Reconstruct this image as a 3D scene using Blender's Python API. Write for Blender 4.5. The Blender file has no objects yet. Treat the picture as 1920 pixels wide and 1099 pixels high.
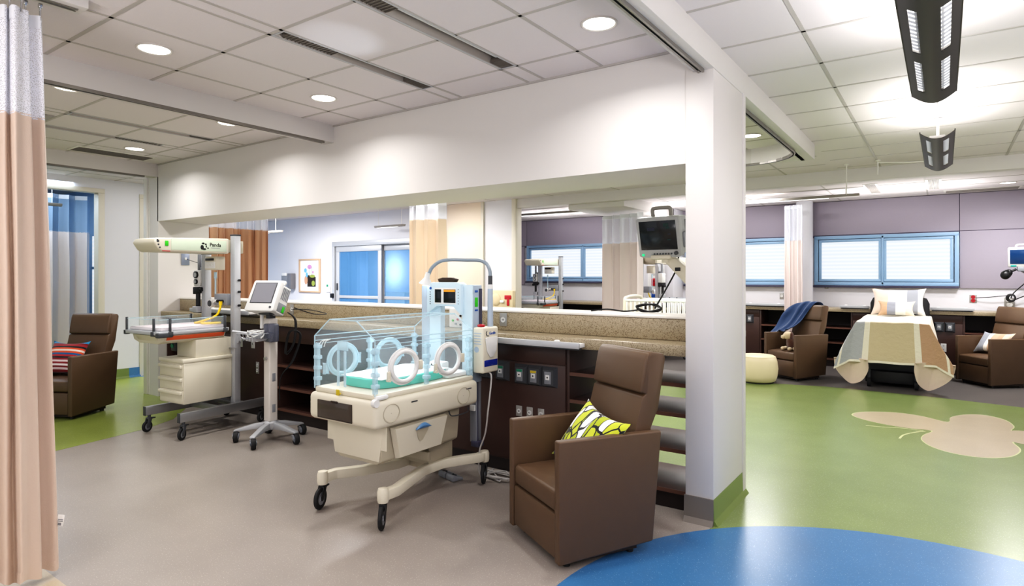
import bpy, bmesh, math, random
from mathutils import Vector, Matrix, noise
PI = math.pi
random.seed(7)
SC = bpy.context.scene
COL = SC.collection

# ------------------------------------------------------------------ helpers
def lin(h):
    h = h.lstrip('#')
    out = []
    for i in (0, 2, 4):
        c = int(h[i:i+2], 16) / 255
        out.append(c / 12.92 if c <= .04045 else ((c + .055) / 1.055) ** 2.4)
    return (*out, 1)

MATS = {}
def mat(name, hexc, rough=.5, metal=0, spec=.5, var=None, bump=None, emit=0, emit_hex=None, alpha=1, coat=0, trans=0, sheen=0):
    """A procedural Principled material; var=(scale, amount) mottles the colour, bump=(scale, strength)."""
    m = bpy.data.materials.new(name); m.use_nodes = True
    nt = m.node_tree; b = nt.nodes['Principled BSDF']
    c = lin(hexc)
    b.inputs['Base Color'].default_value = c
    b.inputs['Roughness'].default_value = rough
    b.inputs['Metallic'].default_value = metal
    b.inputs['Specular IOR Level'].default_value = spec
    b.inputs['Coat Weight'].default_value = coat
    b.inputs['Sheen Weight'].default_value = sheen
    b.inputs['Transmission Weight'].default_value = trans
    b.inputs['Alpha'].default_value = alpha
    if emit:
        b.inputs['Emission Color'].default_value = lin(emit_hex or hexc)
        b.inputs['Emission Strength'].default_value = emit
    tc = nt.nodes.new('ShaderNodeTexCoord')
    if var:
        n = nt.nodes.new('ShaderNodeTexNoise'); n.inputs['Scale'].default_value = var[0]
        n.inputs['Detail'].default_value = 4
        nt.links.new(tc.outputs['Object'], n.inputs['Vector'])
        mx = nt.nodes.new('ShaderNodeMix'); mx.data_type = 'RGBA'
        k = var[1]
        mx.inputs['A'].default_value = (c[0]*(1-k), c[1]*(1-k), c[2]*(1-k), 1)
        mx.inputs['B'].default_value = (min(1, c[0]*(1+k)), min(1, c[1]*(1+k)), min(1, c[2]*(1+k)), 1)
        nt.links.new(n.outputs['Fac'], mx.inputs['Factor'])
        nt.links.new(mx.outputs['Result'], b.inputs['Base Color'])
    if bump:
        n = nt.nodes.new('ShaderNodeTexNoise'); n.inputs['Scale'].default_value = bump[0]
        n.inputs['Detail'].default_value = 3
        nt.links.new(tc.outputs['Object'], n.inputs['Vector'])
        bp = nt.nodes.new('ShaderNodeBump'); bp.inputs['Strength'].default_value = bump[1]
        bp.inputs['Distance'].default_value = .01
        nt.links.new(n.outputs['Fac'], bp.inputs['Height'])
        nt.links.new(bp.outputs['Normal'], b.inputs['Normal'])
    MATS[name] = m
    return m

def speckle(name, base, s1, s2, scale, rough, k1=.60, k2=.68):
    """Base colour with two sizes of mineral flecks, for vinyl and solid surface."""
    m = mat(name, base, rough)
    nt = m.node_tree; b = nt.nodes['Principled BSDF']
    tc = nt.nodes.new('ShaderNodeTexCoord')
    prev = None
    for i, (hx, sc, th) in enumerate(((s1, scale, k1), (s2, scale*1.7, k2))):
        n = nt.nodes.new('ShaderNodeTexNoise'); n.inputs['Scale'].default_value = sc; n.inputs['Detail'].default_value = 1
        nt.links.new(tc.outputs['Object'], n.inputs['Vector'])
        r = nt.nodes.new('ShaderNodeMapRange')
        r.inputs['From Min'].default_value = th; r.inputs['From Max'].default_value = th + .03
        nt.links.new(n.outputs['Fac'], r.inputs['Value'])
        mx = nt.nodes.new('ShaderNodeMix'); mx.data_type = 'RGBA'
        mx.inputs['A'].default_value = lin(base); mx.inputs['B'].default_value = lin(hx)
        if prev: nt.links.new(prev, mx.inputs['A'])
        nt.links.new(r.outputs['Result'], mx.inputs['Factor'])
        prev = mx.outputs['Result']
    # broad mottling
    n = nt.nodes.new('ShaderNodeTexNoise'); n.inputs['Scale'].default_value = 3; n.inputs['Detail'].default_value = 5
    nt.links.new(tc.outputs['Object'], n.inputs['Vector'])
    r = nt.nodes.new('ShaderNodeMapRange'); r.inputs['To Min'].default_value = .88; r.inputs['To Max'].default_value = 1.12
    nt.links.new(n.outputs['Fac'], r.inputs['Value'])
    mu = nt.nodes.new('ShaderNodeMix'); mu.data_type = 'RGBA'; mu.blend_type = 'MULTIPLY'; mu.inputs['Factor'].default_value = 1
    nt.links.new(prev, mu.inputs['A']); nt.links.new(r.outputs['Result'], mu.inputs['B'])
    nt.links.new(mu.outputs['Result'], b.inputs['Base Color'])
    return m

def stripes(name, bands, axis='Y', lo=-.2, hi=.2, rough=.85, spans=None):
    """Fabric woven in bands of colour along one axis of the object."""
    m = mat(name, bands[0], rough, sheen=.2)
    nt = m.node_tree; b = nt.nodes['Principled BSDF']
    tc = nt.nodes.new('ShaderNodeTexCoord'); sp = nt.nodes.new('ShaderNodeSeparateXYZ')
    nt.links.new(tc.outputs['Object'], sp.inputs[0])
    r = nt.nodes.new('ShaderNodeMapRange'); r.inputs['From Min'].default_value = lo; r.inputs['From Max'].default_value = hi
    nt.links.new(sp.outputs[axis], r.inputs['Value'])
    cr = nt.nodes.new('ShaderNodeValToRGB'); cr.color_ramp.interpolation = 'CONSTANT'
    el = cr.color_ramp.elements
    pos = spans or [i/len(bands) for i in range(len(bands))]
    el[0].position = 0; el[0].color = lin(bands[0])
    el[1].position = pos[1]; el[1].color = lin(bands[1])
    for p, h in zip(pos[2:], bands[2:]):
        e = el.new(p); e.color = lin(h)
    nt.links.new(r.outputs['Result'], cr.inputs['Fac'])
    nt.links.new(cr.outputs['Color'], b.inputs['Base Color'])
    return m

def see_through(name, hexc, opacity, rough=.05, spec=.5, pattern=None):
    """Clear plastic, glass or open mesh: a Principled surface mixed with plain transparency."""
    m = mat(name, hexc, rough, spec=spec)
    nt = m.node_tree; b = nt.nodes['Principled BSDF']; out = nt.nodes['Material Output']
    t = nt.nodes.new('ShaderNodeBsdfTransparent'); mx = nt.nodes.new('ShaderNodeMixShader')
    mx.inputs['Fac'].default_value = opacity
    if pattern:
        tc = nt.nodes.new('ShaderNodeTexCoord'); v = nt.nodes.new('ShaderNodeTexVoronoi')
        v.inputs['Scale'].default_value = pattern
        nt.links.new(tc.outputs['Object'], v.inputs['Vector'])
        r = nt.nodes.new('ShaderNodeMapRange'); r.inputs['From Min'].default_value = .25; r.inputs['From Max'].default_value = .5
        r.inputs['To Min'].default_value = opacity*.55; r.inputs['To Max'].default_value = min(1, opacity*1.25)
        nt.links.new(v.outputs['Distance'], r.inputs['Value']); nt.links.new(r.outputs['Result'], mx.inputs['Fac'])
    nt.links.new(t.outputs[0], mx.inputs[1]); nt.links.new(b.outputs[0], mx.inputs[2])
    nt.links.new(mx.outputs[0], out.inputs['Surface'])
    return m

def catmull(pts, k=6, closed=False):
    P = [Vector(p) for p in pts]; n = len(P); out = []
    rng = n if closed else n-1
    for i in range(rng):
        if closed: a, b, c, d = P[(i-1) % n], P[i], P[(i+1) % n], P[(i+2) % n]
        else: a, b, c, d = P[max(i-1, 0)], P[i], P[i+1], P[min(i+2, n-1)]
        for j in range(k):
            t = j/k
            out.append(.5*((2*b) + (c-a)*t + (2*a-5*b+4*c-d)*t*t + (3*b-a-3*c+d)*t**3))
    if not closed: out.append(P[-1])
    return out

class MB:
    """Collects shapes into one bmesh; build() links it as ONE mesh object."""
    def __init__(s, M=None): s.bm = bmesh.new(); s.M = M
    def _take(s, tmp, mi, M=None):
        for f in tmp.faces: f.material_index = mi
        m = M
        if s.M is not None: m = s.M @ M if M is not None else s.M
        if m is not None: bmesh.ops.transform(tmp, matrix=m, verts=tmp.verts)
        me = bpy.data.meshes.new('t'); tmp.to_mesh(me); tmp.free()
        s.bm.from_mesh(me); bpy.data.meshes.remove(me)
        return s
    def bx(s, x0, x1, y0, y1, z0, z1, bev=0, mi=0, seg=2, M=None):
        t = bmesh.new(); bmesh.ops.create_cube(t, size=1)
        for v in t.verts: v.co = Vector(((x0+x1)/2+v.co.x*(x1-x0), (y0+y1)/2+v.co.y*(y1-y0), (z0+z1)/2+v.co.z*(z1-z0)))
        if bev:
            bev = min(bev, .49*min(abs(x1-x0), abs(y1-y0), abs(z1-z0)))
            bmesh.ops.bevel(t, geom=t.edges[:], offset=bev, segments=seg, affect='EDGES', profile=.5)
        return s._take(t, mi, M)
    def cyl(s, p0, p1, r, r1=None, n=16, mi=0, M=None):
        p0, p1 = Vector(p0), Vector(p1); d = p1-p0
        t = bmesh.new()
        bmesh.ops.create_cone(t, cap_ends=True, segments=n, radius1=r, radius2=r if r1 is None else r1, depth=d.length)
        q = Vector((0, 0, 1)).rotation_difference(d.normalized()).to_matrix().to_4x4()
        bmesh.ops.transform(t, matrix=Matrix.Translation((p0+p1)/2) @ q, verts=t.verts)
        return s._take(t, mi, M)
    def tube(s, pts, r, n=8, mi=0, k=6, smooth=True, M=None):
        P = catmull(pts, k) if smooth else [Vector(p) for p in pts]
        t = bmesh.new(); rings = []; up = Vector((0, 0, 1))
        rr = r if callable(r) else (lambda u: r)
        for i, p in enumerate(P):
            d = (P[min(i+1, len(P)-1)] - P[max(i-1, 0)]).normalized()
            if i == 0:
                a = d.cross(up)
                if a.length < .1: a = d.cross(Vector((1, 0, 0)))
                a.normalize()
            else:
                a = (a - d*a.dot(d)).normalized()
            b = d.cross(a)
            q = rr(i/(len(P)-1))
            rings.append([t.verts.new(p + a*math.cos(2*PI*j/n)*q + b*math.sin(2*PI*j/n)*q) for j in range(n)])
        for i in range(len(rings)-1):
            for j in range(n):
                t.faces.new((rings[i][j], rings[i][(j+1) % n], rings[i+1][(j+1) % n], rings[i+1][j]))
        t.faces.new(rings[0]); t.faces.new(rings[-1])
        bmesh.ops.recalc_face_normals(t, faces=t.faces[:])
        return s._take(t, mi, M)
    def prism(s, pts, axis, a, b, bev=0, mi=0, seg=2, M=None):
        f = {'x': lambda p, h: (h, p[0], p[1]), 'y': lambda p, h: (p[0], h, p[1]), 'z': lambda p, h: (p[0], p[1], h)}[axis]
        t = bmesh.new()
        A = [t.verts.new(f(p, a)) for p in pts]; B = [t.verts.new(f(p, b)) for p in pts]
        t.faces.new(A); t.faces.new(B[::-1]); n = len(pts)
        for i in range(n): t.faces.new((A[i], B[i], B[(i+1) % n], A[(i+1) % n]))
        bmesh.ops.recalc_face_normals(t, faces=t.faces[:])
        if bev:
            es = [e for e in t.edges if len(e.link_faces) == 2 and e.calc_face_angle(0) > .5]
            bmesh.ops.bevel(t, geom=es, offset=bev, segments=seg, affect='EDGES', profile=.5)
        return s._take(t, mi, M)
    def lathe(s, prof, c=(0, 0, 0), n=24, mi=0, M=None, cap=True):
        t = bmesh.new(); R = []
        for r, z in prof:
            R.append([t.verts.new((c[0]+r*math.cos(2*PI*j/n), c[1]+r*math.sin(2*PI*j/n), c[2]+z)) for j in range(n)])
        for i in range(len(R)-1):
            for j in range(n): t.faces.new((R[i][j], R[i][(j+1) % n], R[i+1][(j+1) % n], R[i+1][j]))
        if cap: t.faces.new(R[0][::-1]); t.faces.new(R[-1])
        bmesh.ops.recalc_face_normals(t, faces=t.faces[:])
        return s._take(t, mi, M)
    def ball(s, c, rx, ry=None, rz=None, n=16, mi=0, M=None):
        t = bmesh.new(); bmesh.ops.create_uvsphere(t, u_segments=n, v_segments=max(6, n//2), radius=1)
        ry = ry or rx; rz = rz or rx
        for v in t.verts: v.co = Vector((c[0]+v.co.x*rx, c[1]+v.co.y*ry, c[2]+v.co.z*rz))
        return s._take(t, mi, M)
    def torus(s, c, R, r, M0=None, n=28, m=8, mi=0, M=None):
        """ring in the local XZ plane, moved by M0"""
        t = bmesh.new(); g = []
        for i in range(n):
            a = 2*PI*i/n
            g.append([t.verts.new(((R+r*math.cos(2*PI*j/m))*math.cos(a), r*math.sin(2*PI*j/m), (R+r*math.cos(2*PI*j/m))*math.sin(a))) for j in range(m)])
        for i in range(n):
            for j in range(m): t.faces.new((g[i][j], g[(i+1) % n][j], g[(i+1) % n][(j+1) % m], g[i][(j+1) % m]))
        bmesh.ops.recalc_face_normals(t, faces=t.faces[:])
        mm = Matrix.Translation(c) @ (M0 or Matrix())
        bmesh.ops.transform(t, matrix=mm, verts=t.verts)
        return s._take(t, mi, M)
    def grid(s, f, nu, nv, mi=None, M=None, thick=0):
        t = bmesh.new(); V = [[t.verts.new(f(i/nu, j/nv)) for j in range(nv+1)] for i in range(nu+1)]
        mt = {}
        for i in range(nu):
            for j in range(nv):
                fc = t.faces.new((V[i][j], V[i+1][j], V[i+1][j+1], V[i][j+1]))
                fc.material_index = mi((i+.5)/nu, (j+.5)/nv) if callable(mi) else (mi or 0)
        if thick:
            bmesh.ops.recalc_face_normals(t, faces=t.faces[:])
            bmesh.ops.solidify(t, geom=t.faces[:], thickness=thick)
        me = bpy.data.meshes.new('t')
        m = M
        if s.M is not None: m = s.M @ M if M is not None else s.M
        if m is not None: bmesh.ops.transform(t, matrix=m, verts=t.verts)
        t.to_mesh(me); t.free(); s.bm.from_mesh(me); bpy.data.meshes.remove(me)
        return s
    def poly(s, pts, mi=0, M=None):
        t = bmesh.new(); t.faces.new([t.verts.new(p) for p in pts])
        return s._take(t, mi, M)
    def build(s, name, mats, parent=None, label=None, sharp=35, loc=None, rot=None):
        me = bpy.data.meshes.new(name); s.bm.to_mesh(me); s.bm.free()
        for p in me.polygons: p.use_smooth = True
        me.set_sharp_from_angle(angle=math.radians(sharp))
        for m in (mats if isinstance(mats, (list, tuple)) else [mats]): me.materials.append(m)
        o = bpy.data.objects.new(name, me); COL.objects.link(o)
        if parent is not None: o.parent = parent
        if loc is not None: o.location = loc
        if rot is not None: o.rotation_euler = rot
        if label: o['label'] = label
        return o

def tag(o, label, cat, group=None, kind=None):
    o['label'] = label; o['category'] = cat
    if group: o['group'] = group
    if kind: o['kind'] = kind
    return o
def thing(name, label, cat, loc=(0, 0, 0), rz=0, group=None):
    o = bpy.data.objects.new(name, None); COL.objects.link(o); o.empty_display_size = .1
    o.location = loc; o.rotation_euler = (0, 0, rz)
    return tag(o, label, cat, group)
def struct(name, mb, mats, parent=None, sharp=35):
    o = mb.build(name, mats, parent, sharp=sharp)
    if parent is None: o['kind'] = 'structure'
    return o
def dup(root, loc, rz, label, group=None):
    """a copy of a thing with copies of its parts and their sub-parts"""
    r = root.copy(); COL.objects.link(r); r.location = loc; r.rotation_euler = (0, 0, rz); r['label'] = label
    if group: r['group'] = group
    for ch in list(root.children):
        c = ch.copy(); COL.objects.link(c); c.parent = r
        for g in list(ch.children):
            d = g.copy(); COL.objects.link(d); d.parent = c
    return r
def lettering(txt, size, M, material, parent, name='lettering'):
    cu = bpy.data.curves.new(name, 'FONT'); cu.body = txt; cu.size = size; cu.extrude = .0006; cu.offset = size*.015
    cu.align_x = 'CENTER'; cu.align_y = 'CENTER'
    o = bpy.data.objects.new('tmp_text', cu); COL.objects.link(o)
    dg = bpy.context.evaluated_depsgraph_get()
    me = bpy.data.meshes.new_from_object(o.evaluated_get(dg))
    bpy.data.objects.remove(o)
    me.transform(M); me.materials.clear(); me.materials.append(material); me.name = name
    t = bpy.data.objects.new(name, me); COL.objects.link(t); t.parent = parent
    return t
def RZ(a): return Matrix.Rotation(a, 4, 'Z')
def RX(a): return Matrix.Rotation(a, 4, 'X')
def RY(a): return Matrix.Rotation(a, 4, 'Y')
def T(x, y, z): return Matrix.Translation((x, y, z))
# ------------------------------------------------------------------ materials
paint = mat('wall_paint', '#d9d5d2', .55, var=(1.5, .02), bump=(90, .03))
paint_cool = mat('wall_paint_cool', '#dcdce2', .55, bump=(90, .03))
paint_beige = mat('wall_paint_beige', '#e6d8c6', .55, bump=(90, .03))
trim_white = mat('trim_white', '#e4e1dc', .4)
trim_grey = mat('trim_grey', '#a8a4a0', .45)
jamb_cream = mat('jamb_cream', '#d6d0c2', .45)
ceil_m = mat('ceiling_tile', '#dad4d5', .9, var=(140, .025), bump=(160, .08))
ceil_grid_m = mat('ceiling_grid', '#b5b0ac', .5)
ceil_dark_m = mat('ceiling_shadow_gap', '#5d5852', .8)
beam_m = mat('beam_paint', '#d3cfcc', .55)
track_m = mat('curtain_track', '#8d8984', .35, .6)
track_dark = mat('track_slot', '#2c2a28', .6)
lav = mat('lavender_panel', '#a19aa7', .9, var=(260, .10), bump=(300, .1))
lav_gap = mat('panel_gap', '#5f5968', .9)
fl_grey = speckle('floor_grey', '#9d958e', '#b9b3ac', '#d8d4cc', 130, .30, .66, .72)
fl_green = speckle('floor_green', '#7c8c58', '#8c9c6a', '#b4c397', 110, .27, .64, .73)
fl_lime = speckle('floor_lime', '#8f9c52', '#9eab66', '#bcc796', 110, .26, .64, .73)
fl_blue = speckle('floor_blue', '#4275a5', '#5284b6', '#b3c9e0', 120, .30, .66, .72)
fl_cream = speckle('floor_cream', '#b9ab93', '#c6baa4', '#d6cdbc', 120, .28, .66, .73)
fl_line = mat('floor_inlay_line', '#cfd5a0', .3)
fl_dimmed = speckle('floor_grey_dimmed', '#6b6765', '#83807c', '#a8a5a0', 130, .32, .66, .72)  # floor grey darkened to carry the weaker light of the back bay
base_grey = mat('cove_grey', '#7b756f', .45)
base_green = mat('cove_green', '#74854a', .4)
leather = mat('brown_leather', '#5f4a37', .42, var=(14, .06), bump=(420, .12))
leather_dk = mat('brown_leather_shadow', '#3a2b22', .6)
black = mat('black_plastic', '#17171a', .45)
rubber = mat('black_rubber', '#1d1d1f', .65)
dark_grey = mat('dark_grey_plastic', '#4a4c50', .5)
mid_grey = mat('mid_grey_plastic', '#8a8d93', .45)
caster_grey = mat('caster_hub_grey', '#8d95a3', .4)
alu = mat('brushed_aluminium', '#a9aaac', .38, .75)
alu_lt = mat('painted_aluminium', '#b9bbbf', .42, .3)
steel = mat('chrome_steel', '#c8c9cb', .2, .9)
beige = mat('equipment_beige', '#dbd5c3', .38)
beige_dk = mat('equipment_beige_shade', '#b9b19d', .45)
white_pl = mat('white_plastic', '#e6e6e4', .35)
ice = mat('ice_blue_plastic', '#cfe3ee', .35)
ice_gray = mat('cool_grey_plastic', '#aebccb', .4)
mint = mat('mint_panel', '#cfdcc6', .35)
red_m = mat('red_plastic', '#b3202e', .4)
orange_m = mat('orange_band', '#e2683b', .5)
yellow_m = mat('yellow_tubing', '#edc916', .35)
green_lbl = mat('green_label', '#35c21c', .5)
green_txt = mat('green_band', '#2c8b6a', .5)
blue_lbl = mat('blue_label', '#2d5cad', .5)
yellow_lbl = mat('yellow_label', '#cdb62c', .5)
blue_pan = mat('blue_handle', '#5b87b4', .35)
screen_off = mat('screen_off', '#8b8b93', .12, spec=.8)
screen_dk = mat('screen_dark', '#12171d', .15, spec=.6)
screen_blue = mat('screen_blue', '#16345a', .15, emit=.25, emit_hex='#1c4c86')
amber = mat('screen_amber', '#d08a2c', .3, emit=.6)
teal_glow = mat('screen_teal', '#1f8f86', .3, emit=.4)
violet_glow = mat('screen_violet', '#5b55a8', .3, emit=.35)
green_glow = mat('pilot_green', '#2fd08a', .3, emit=.8)
smoke = see_through('smoked_plastic', '#3c2f2a', .75, .08)
clear = see_through('clear_acrylic', '#e6f4fa', .13, .02, spec=1)
clear_edge = see_through('acrylic_edge', '#cfeaf5', .5, .08)
clear_blue = see_through('port_acrylic', '#cfeaf6', .5, .08)
vinyl_bag = see_through('grey_vinyl', '#5b5f70', .75, .2)
basket_m = see_through('wire_basket_plastic', '#b9bcc2', .6, .2)
white_sheet = mat('white_sheet', '#eef1f1', .85, bump=(60, .1))
teal_sheet = mat('teal_sheet', '#57c6b4', .8, bump=(50, .15))
pink_sheet = mat('pale_pink_sheet', '#ecdfe4', .85, bump=(60, .1))
wood_dk = mat('dark_wood_laminate', '#47302a', .38, var=(5, .08))
wood_edge = mat('wood_shelf_edge', '#6a4a3e', .4)
wood_in = mat('shelf_interior', '#2b1f1d', .5)
counter_m = speckle('speckled_counter', '#a69980', '#81735c', '#c2b298', 150, .35, .55, .62)
counter_lt = mat('ledge_white', '#e7e2da', .4)
tray_m = mat('pull_out_white', '#e8e7e4', .35)
louver_m = mat('light_louver', '#ffffff', .3, emit=1.0)
slot_grey = mat('slot_reflector', '#a9a39d', .3, .4)
slot_dk = mat('slot_dark', '#6c6660', .4, .3)
lens_m = mat('downlight_lens', '#ffffff', .4, emit=6, emit_hex='#fffaf2')
ring_m = mat('downlight_ring', '#c9c4bf', .35)
pendant_m = mat('pendant_grey_metal', '#4e4b48', .45, .5)
pendant_in = mat('pendant_inner_white', '#f2f0ec', .5)
grille_m = mat('grille_grey', '#8c8781', .5)
win_frame = mat('window_frame_blue', '#8fb0d0', .4)
sill_dk = mat('sill_dark', '#454459', .5)
glass_blue = see_through('blue_glass', '#6fa5da', .30, .05)
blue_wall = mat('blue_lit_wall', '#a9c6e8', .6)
cloth_peach = mat('curtain_peach', '#d9c4b4', .9, bump=(220, .15), sheen=.2)
cloth_pale = mat('curtain_pale', '#e6dad6', .9, bump=(200, .1), sheen=.2)
cloth_tan = mat('curtain_tan', '#c9a184', .9, bump=(200, .1), sheen=.2)
cloth_sand = mat('curtain_sand', '#d6c1a8', .9, bump=(200, .1), sheen=.2)
mesh_white = see_through('mesh_white', '#eff0f8', .86, .8, pattern=190)
mesh_far = see_through('mesh_far', '#f1f3fa', .6, .8)
blanket_m = mat('navy_blanket', '#17365f', .95, bump=(120, .4), sheen=.4)
pouf_m = mat('pale_yellow_vinyl', '#e6d8b6', .45, bump=(300, .05))
q_white = mat('quilt_cream', '#e2dccb', .9, bump=(26, .9))
q_grey = mat('quilt_grey', '#a9abae', .9, bump=(26, .9))
q_tan = mat('quilt_tan', '#c5b798', .9, bump=(20, 1.0))
q_brown = mat('quilt_brown', '#b6967c', .9, bump=(20, 1.0))
q_blush = mat('quilt_blush', '#dfcdbb', .9, bump=(26, .4))
plush_brown = mat('plush_brown', '#5d3726', 1, bump=(300, .8), sheen=.6)
plush_cream = mat('plush_cream', '#dcc7a4', 1, bump=(300, .8), sheen=.6)
frame_wood = mat('light_wood_frame', '#c9a98a', .45)
paper_w = mat('paper_white', '#f2f1ee', .8)
cord_grey = mat('grey_cord', '#b9b7b4', .5)
cord_black = mat('black_cord', '#141416', .5)
outlet_plate = mat('outlet_plate_steel', '#a9a7a4', .35, .4)
glove_m = mat('cream_holder', '#d9c9a5', .5)
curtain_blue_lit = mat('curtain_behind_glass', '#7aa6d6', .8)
# windows: bright daylight behind closed blinds
def window_mat():
    m = mat('window_blind_daylight', '#f3f9ff', .6)
    nt = m.node_tree; b = nt.nodes['Principled BSDF']
    tc = nt.nodes.new('ShaderNodeTexCoord'); w = nt.nodes.new('ShaderNodeTexWave')
    w.wave_type = 'BANDS'; w.bands_direction = 'Z'; w.inputs['Scale'].default_value = 5.2
    nt.links.new(tc.outputs['Object'], w.inputs['Vector'])
    cr = nt.nodes.new('ShaderNodeValToRGB')
    cr.color_ramp.elements[0].color = lin('#edf5ff'); cr.color_ramp.elements[1].color = lin('#fafdff')
    nt.links.new(w.outputs['Fac'], cr.inputs['Fac'])
    nt.links.new(cr.outputs['Color'], b.inputs['Emission Color'])
    b.inputs['Emission Strength'].default_value = .93
    b.inputs['Base Color'].default_value = lin('#3c4148')
    return m
win_light = window_mat()
# leaf print cushion: black outlines, lime and white cells
def leaf_mat():
    m = mat('leaf_print_cotton', '#ffffff', .85, sheen=.2)
    nt = m.node_tree; b = nt.nodes['Principled BSDF']
    tc = nt.nodes.new('ShaderNodeTexCoord'); mp = nt.nodes.new('ShaderNodeMapping')
    mp.inputs['Scale'].default_value = (19, 1, 8); mp.inputs['Rotation'].default_value = (0, .75, 0)
    nt.links.new(tc.outputs['Object'], mp.inputs['Vector'])
    n = nt.nodes.new('ShaderNodeTexNoise'); n.inputs['Scale'].default_value = .5
    nt.links.new(mp.outputs[0], n.inputs['Vector'])
    ad = nt.nodes.new('ShaderNodeMix'); ad.data_type = 'RGBA'; ad.blend_type = 'ADD'; ad.inputs['Factor'].default_value = .9
    nt.links.new(mp.outputs[0], ad.inputs['A']); nt.links.new(n.outputs['Color'], ad.inputs['B'])
    d = nt.nodes.new('ShaderNodeTexVoronoi'); d.feature = 'DISTANCE_TO_EDGE'; d.voronoi_dimensions = '3D'
    c = nt.nodes.new('ShaderNodeTexVoronoi'); c.voronoi_dimensions = '3D'
    for x in (d, c):
        x.inputs['Scale'].default_value = 1
        nt.links.new(ad.outputs['Result'], x.inputs['Vector'])
    sp = nt.nodes.new('ShaderNodeSeparateColor'); nt.links.new(c.outputs['Color'], sp.inputs[0])
    cr = nt.nodes.new('ShaderNodeValToRGB'); cr.color_ramp.interpolation = 'CONSTANT'
    e = cr.color_ramp.elements
    e[0].position = 0; e[0].color = lin('#aebb1e'); e[1].position = .3; e[1].color = lin('#c8d13a')
    q = e.new(.52); q.color = lin('#f4f4f2')
    nt.links.new(sp.outputs['Red'], cr.inputs['Fac'])
    lt = nt.nodes.new('ShaderNodeMath'); lt.operation = 'LESS_THAN'; lt.inputs[1].default_value = .055
    nt.links.new(d.outputs['Distance'], lt.inputs[0])
    mx = nt.nodes.new('ShaderNodeMix'); mx.data_type = 'RGBA'
    nt.links.new(lt.outputs[0], mx.inputs['Factor']); nt.links.new(cr.outputs['Color'], mx.inputs['A'])
    mx.inputs['B'].default_value = lin('#1c1d24')
    nt.links.new(mx.outputs['Result'], b.inputs['Base Color'])
    return m
leaf_print = leaf_mat()
stripe_print = stripes('striped_cotton', ['#7a1420', '#1d1a22', '#8c1f2c', '#e0c9cf', '#7a1420', '#efe3e6', '#8c1f2c', '#e8d3d8', '#8a1b28', '#1d1a22', '#b3202e', '#1f5f93', '#d8572f', '#f0d9cf', '#d8572f', '#1d1a22', '#9b1f2b', '#7a1420', '#2d86b5', '#2d86b5'], 'Z', -.2, .2)
beige_print = stripes('block_striped_linen', ['#d5c1ab', '#b99a7e', '#c2a288', '#efeae0', '#8f939c', '#9397a0'], 'X', -.2, .2, spans=[0, .14, .3, .52, .66, .9])
# ------------------------------------------------------------------ the setting
CZ = 2.785      # ceiling height
# floor: one mesh, colour zones laid edge to edge with hairline steps
fl = MB()
fl.poly([(-15, -4, 0), (6, -4, 0), (6, 13, 0), (-15, 13, 0)], 0)
def zone(pts, z, mi, sm=False):
    if sm: pts = [tuple(p[:2]) for p in catmull([(x, y, 0) for x, y in pts], 5, True)]
    fl.poly([(x, y, z) for x, y in pts], mi)
zone([(-8.2, 8.0), (6, 8.0), (6, 12), (-8.2, 12)], .0004, 1)
zone([(-6.1, -3.9), (-5.86, .9), (-5.9, 1.6), (-5.973, 1.98), (-6.08, 2.445), (-6.15, 2.73), (-6.34, 3.07), (-6.75, 3.4), (-7.4, 3.6), (-8.2, 4.1), (-8.6, 5), (-13.9, 6), (-13.9, -3.9)], .0008, 2)
zone([(-9.75+.85*math.cos(a*PI/24), 4.9+.85*math.sin(a*PI/24)) for a in range(48)], .0014, 4)
zone([(-1.086, 3.4), (5.9, 3.4), (5.9, 7.2), (3, 7.9), (1.5, 8.45), (.694, 8.716), (-.12, 8.87), (-1.26, 8.9), (-1.83, 8.76), (-2.22, 8.62), (-4, 8.1), (-6, 7.2), (-6, 4.2), (-1.086, 4.17)], .0008, 3)
zone([(.085+1.55*math.cos(a*PI/48), 2.46+1.55*math.sin(a*PI/48)) for a in range(96)], .0014, 4)
zone([(-6, 1.14), (-3.3, 1.125), (-2.2, .2), (-2.2, -3.9), (-6, -3.9)], .0010, 5)
ring = [(-.772, 7.267), (-.718, 7.417), (-.564, 7.544), (-.365, 7.614), (-.168, 7.558), (.032, 7.406), (.058, 7.66), (.148, 7.865), (.277, 7.985), (.399, 7.97), (.509, 7.819), (.547, 7.547), (.511, 7.34),
        (.56, 7.37), (.75, 7.42), (1.0, 7.4), (1.2, 7.2), (1.2, 6.95), (1.0, 6.78), (.75, 6.76), (.56, 6.80), (.485, 6.831), (.515, 6.61), (.495, 6.441), (.426, 6.265), (.307, 6.141), (.163, 6.104), (.017, 6.155), (-.097, 6.294), (-.155, 6.489), (-.143, 6.686), (-.084, 6.906), (-.271, 6.898), (-.456, 6.941), (-.615, 7.026), (-.732, 7.144)]
zone(ring, .0018, 5, True)
c0 = Vector((.1, 7.0))
zone([tuple(c0 + (Vector(p)-c0)*1.0 + (Vector(p)-c0).normalized()*.014) for p in ring], .0013, 6, True)
def ribbon(pts, w, z, mi):
    P = catmull([(x, y, 0) for x, y in pts], 6); L = []; R_ = []
    for i, p in enumerate(P):
        d = (P[min(i+1, len(P)-1)]-P[max(i-1, 0)]).normalized(); n = Vector((-d.y, d.x, 0))
        L.append(p+n*w); R_.append(p-n*w)
    for i in range(len(P)-1):
        fl.poly([(q.x, q.y, z) for q in (L[i], L[i+1], R_[i+1], R_[i])], mi)
ribbon([(-.613, 6.786), (-.447, 6.809), (-.329, 6.857), (-.152, 6.858)], .009, .0018, 6)
ribbon([(-.319, 6.404), (-.293, 6.58), (-.207, 6.758), (-.14, 6.84)], .009, .0018, 6)
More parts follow.
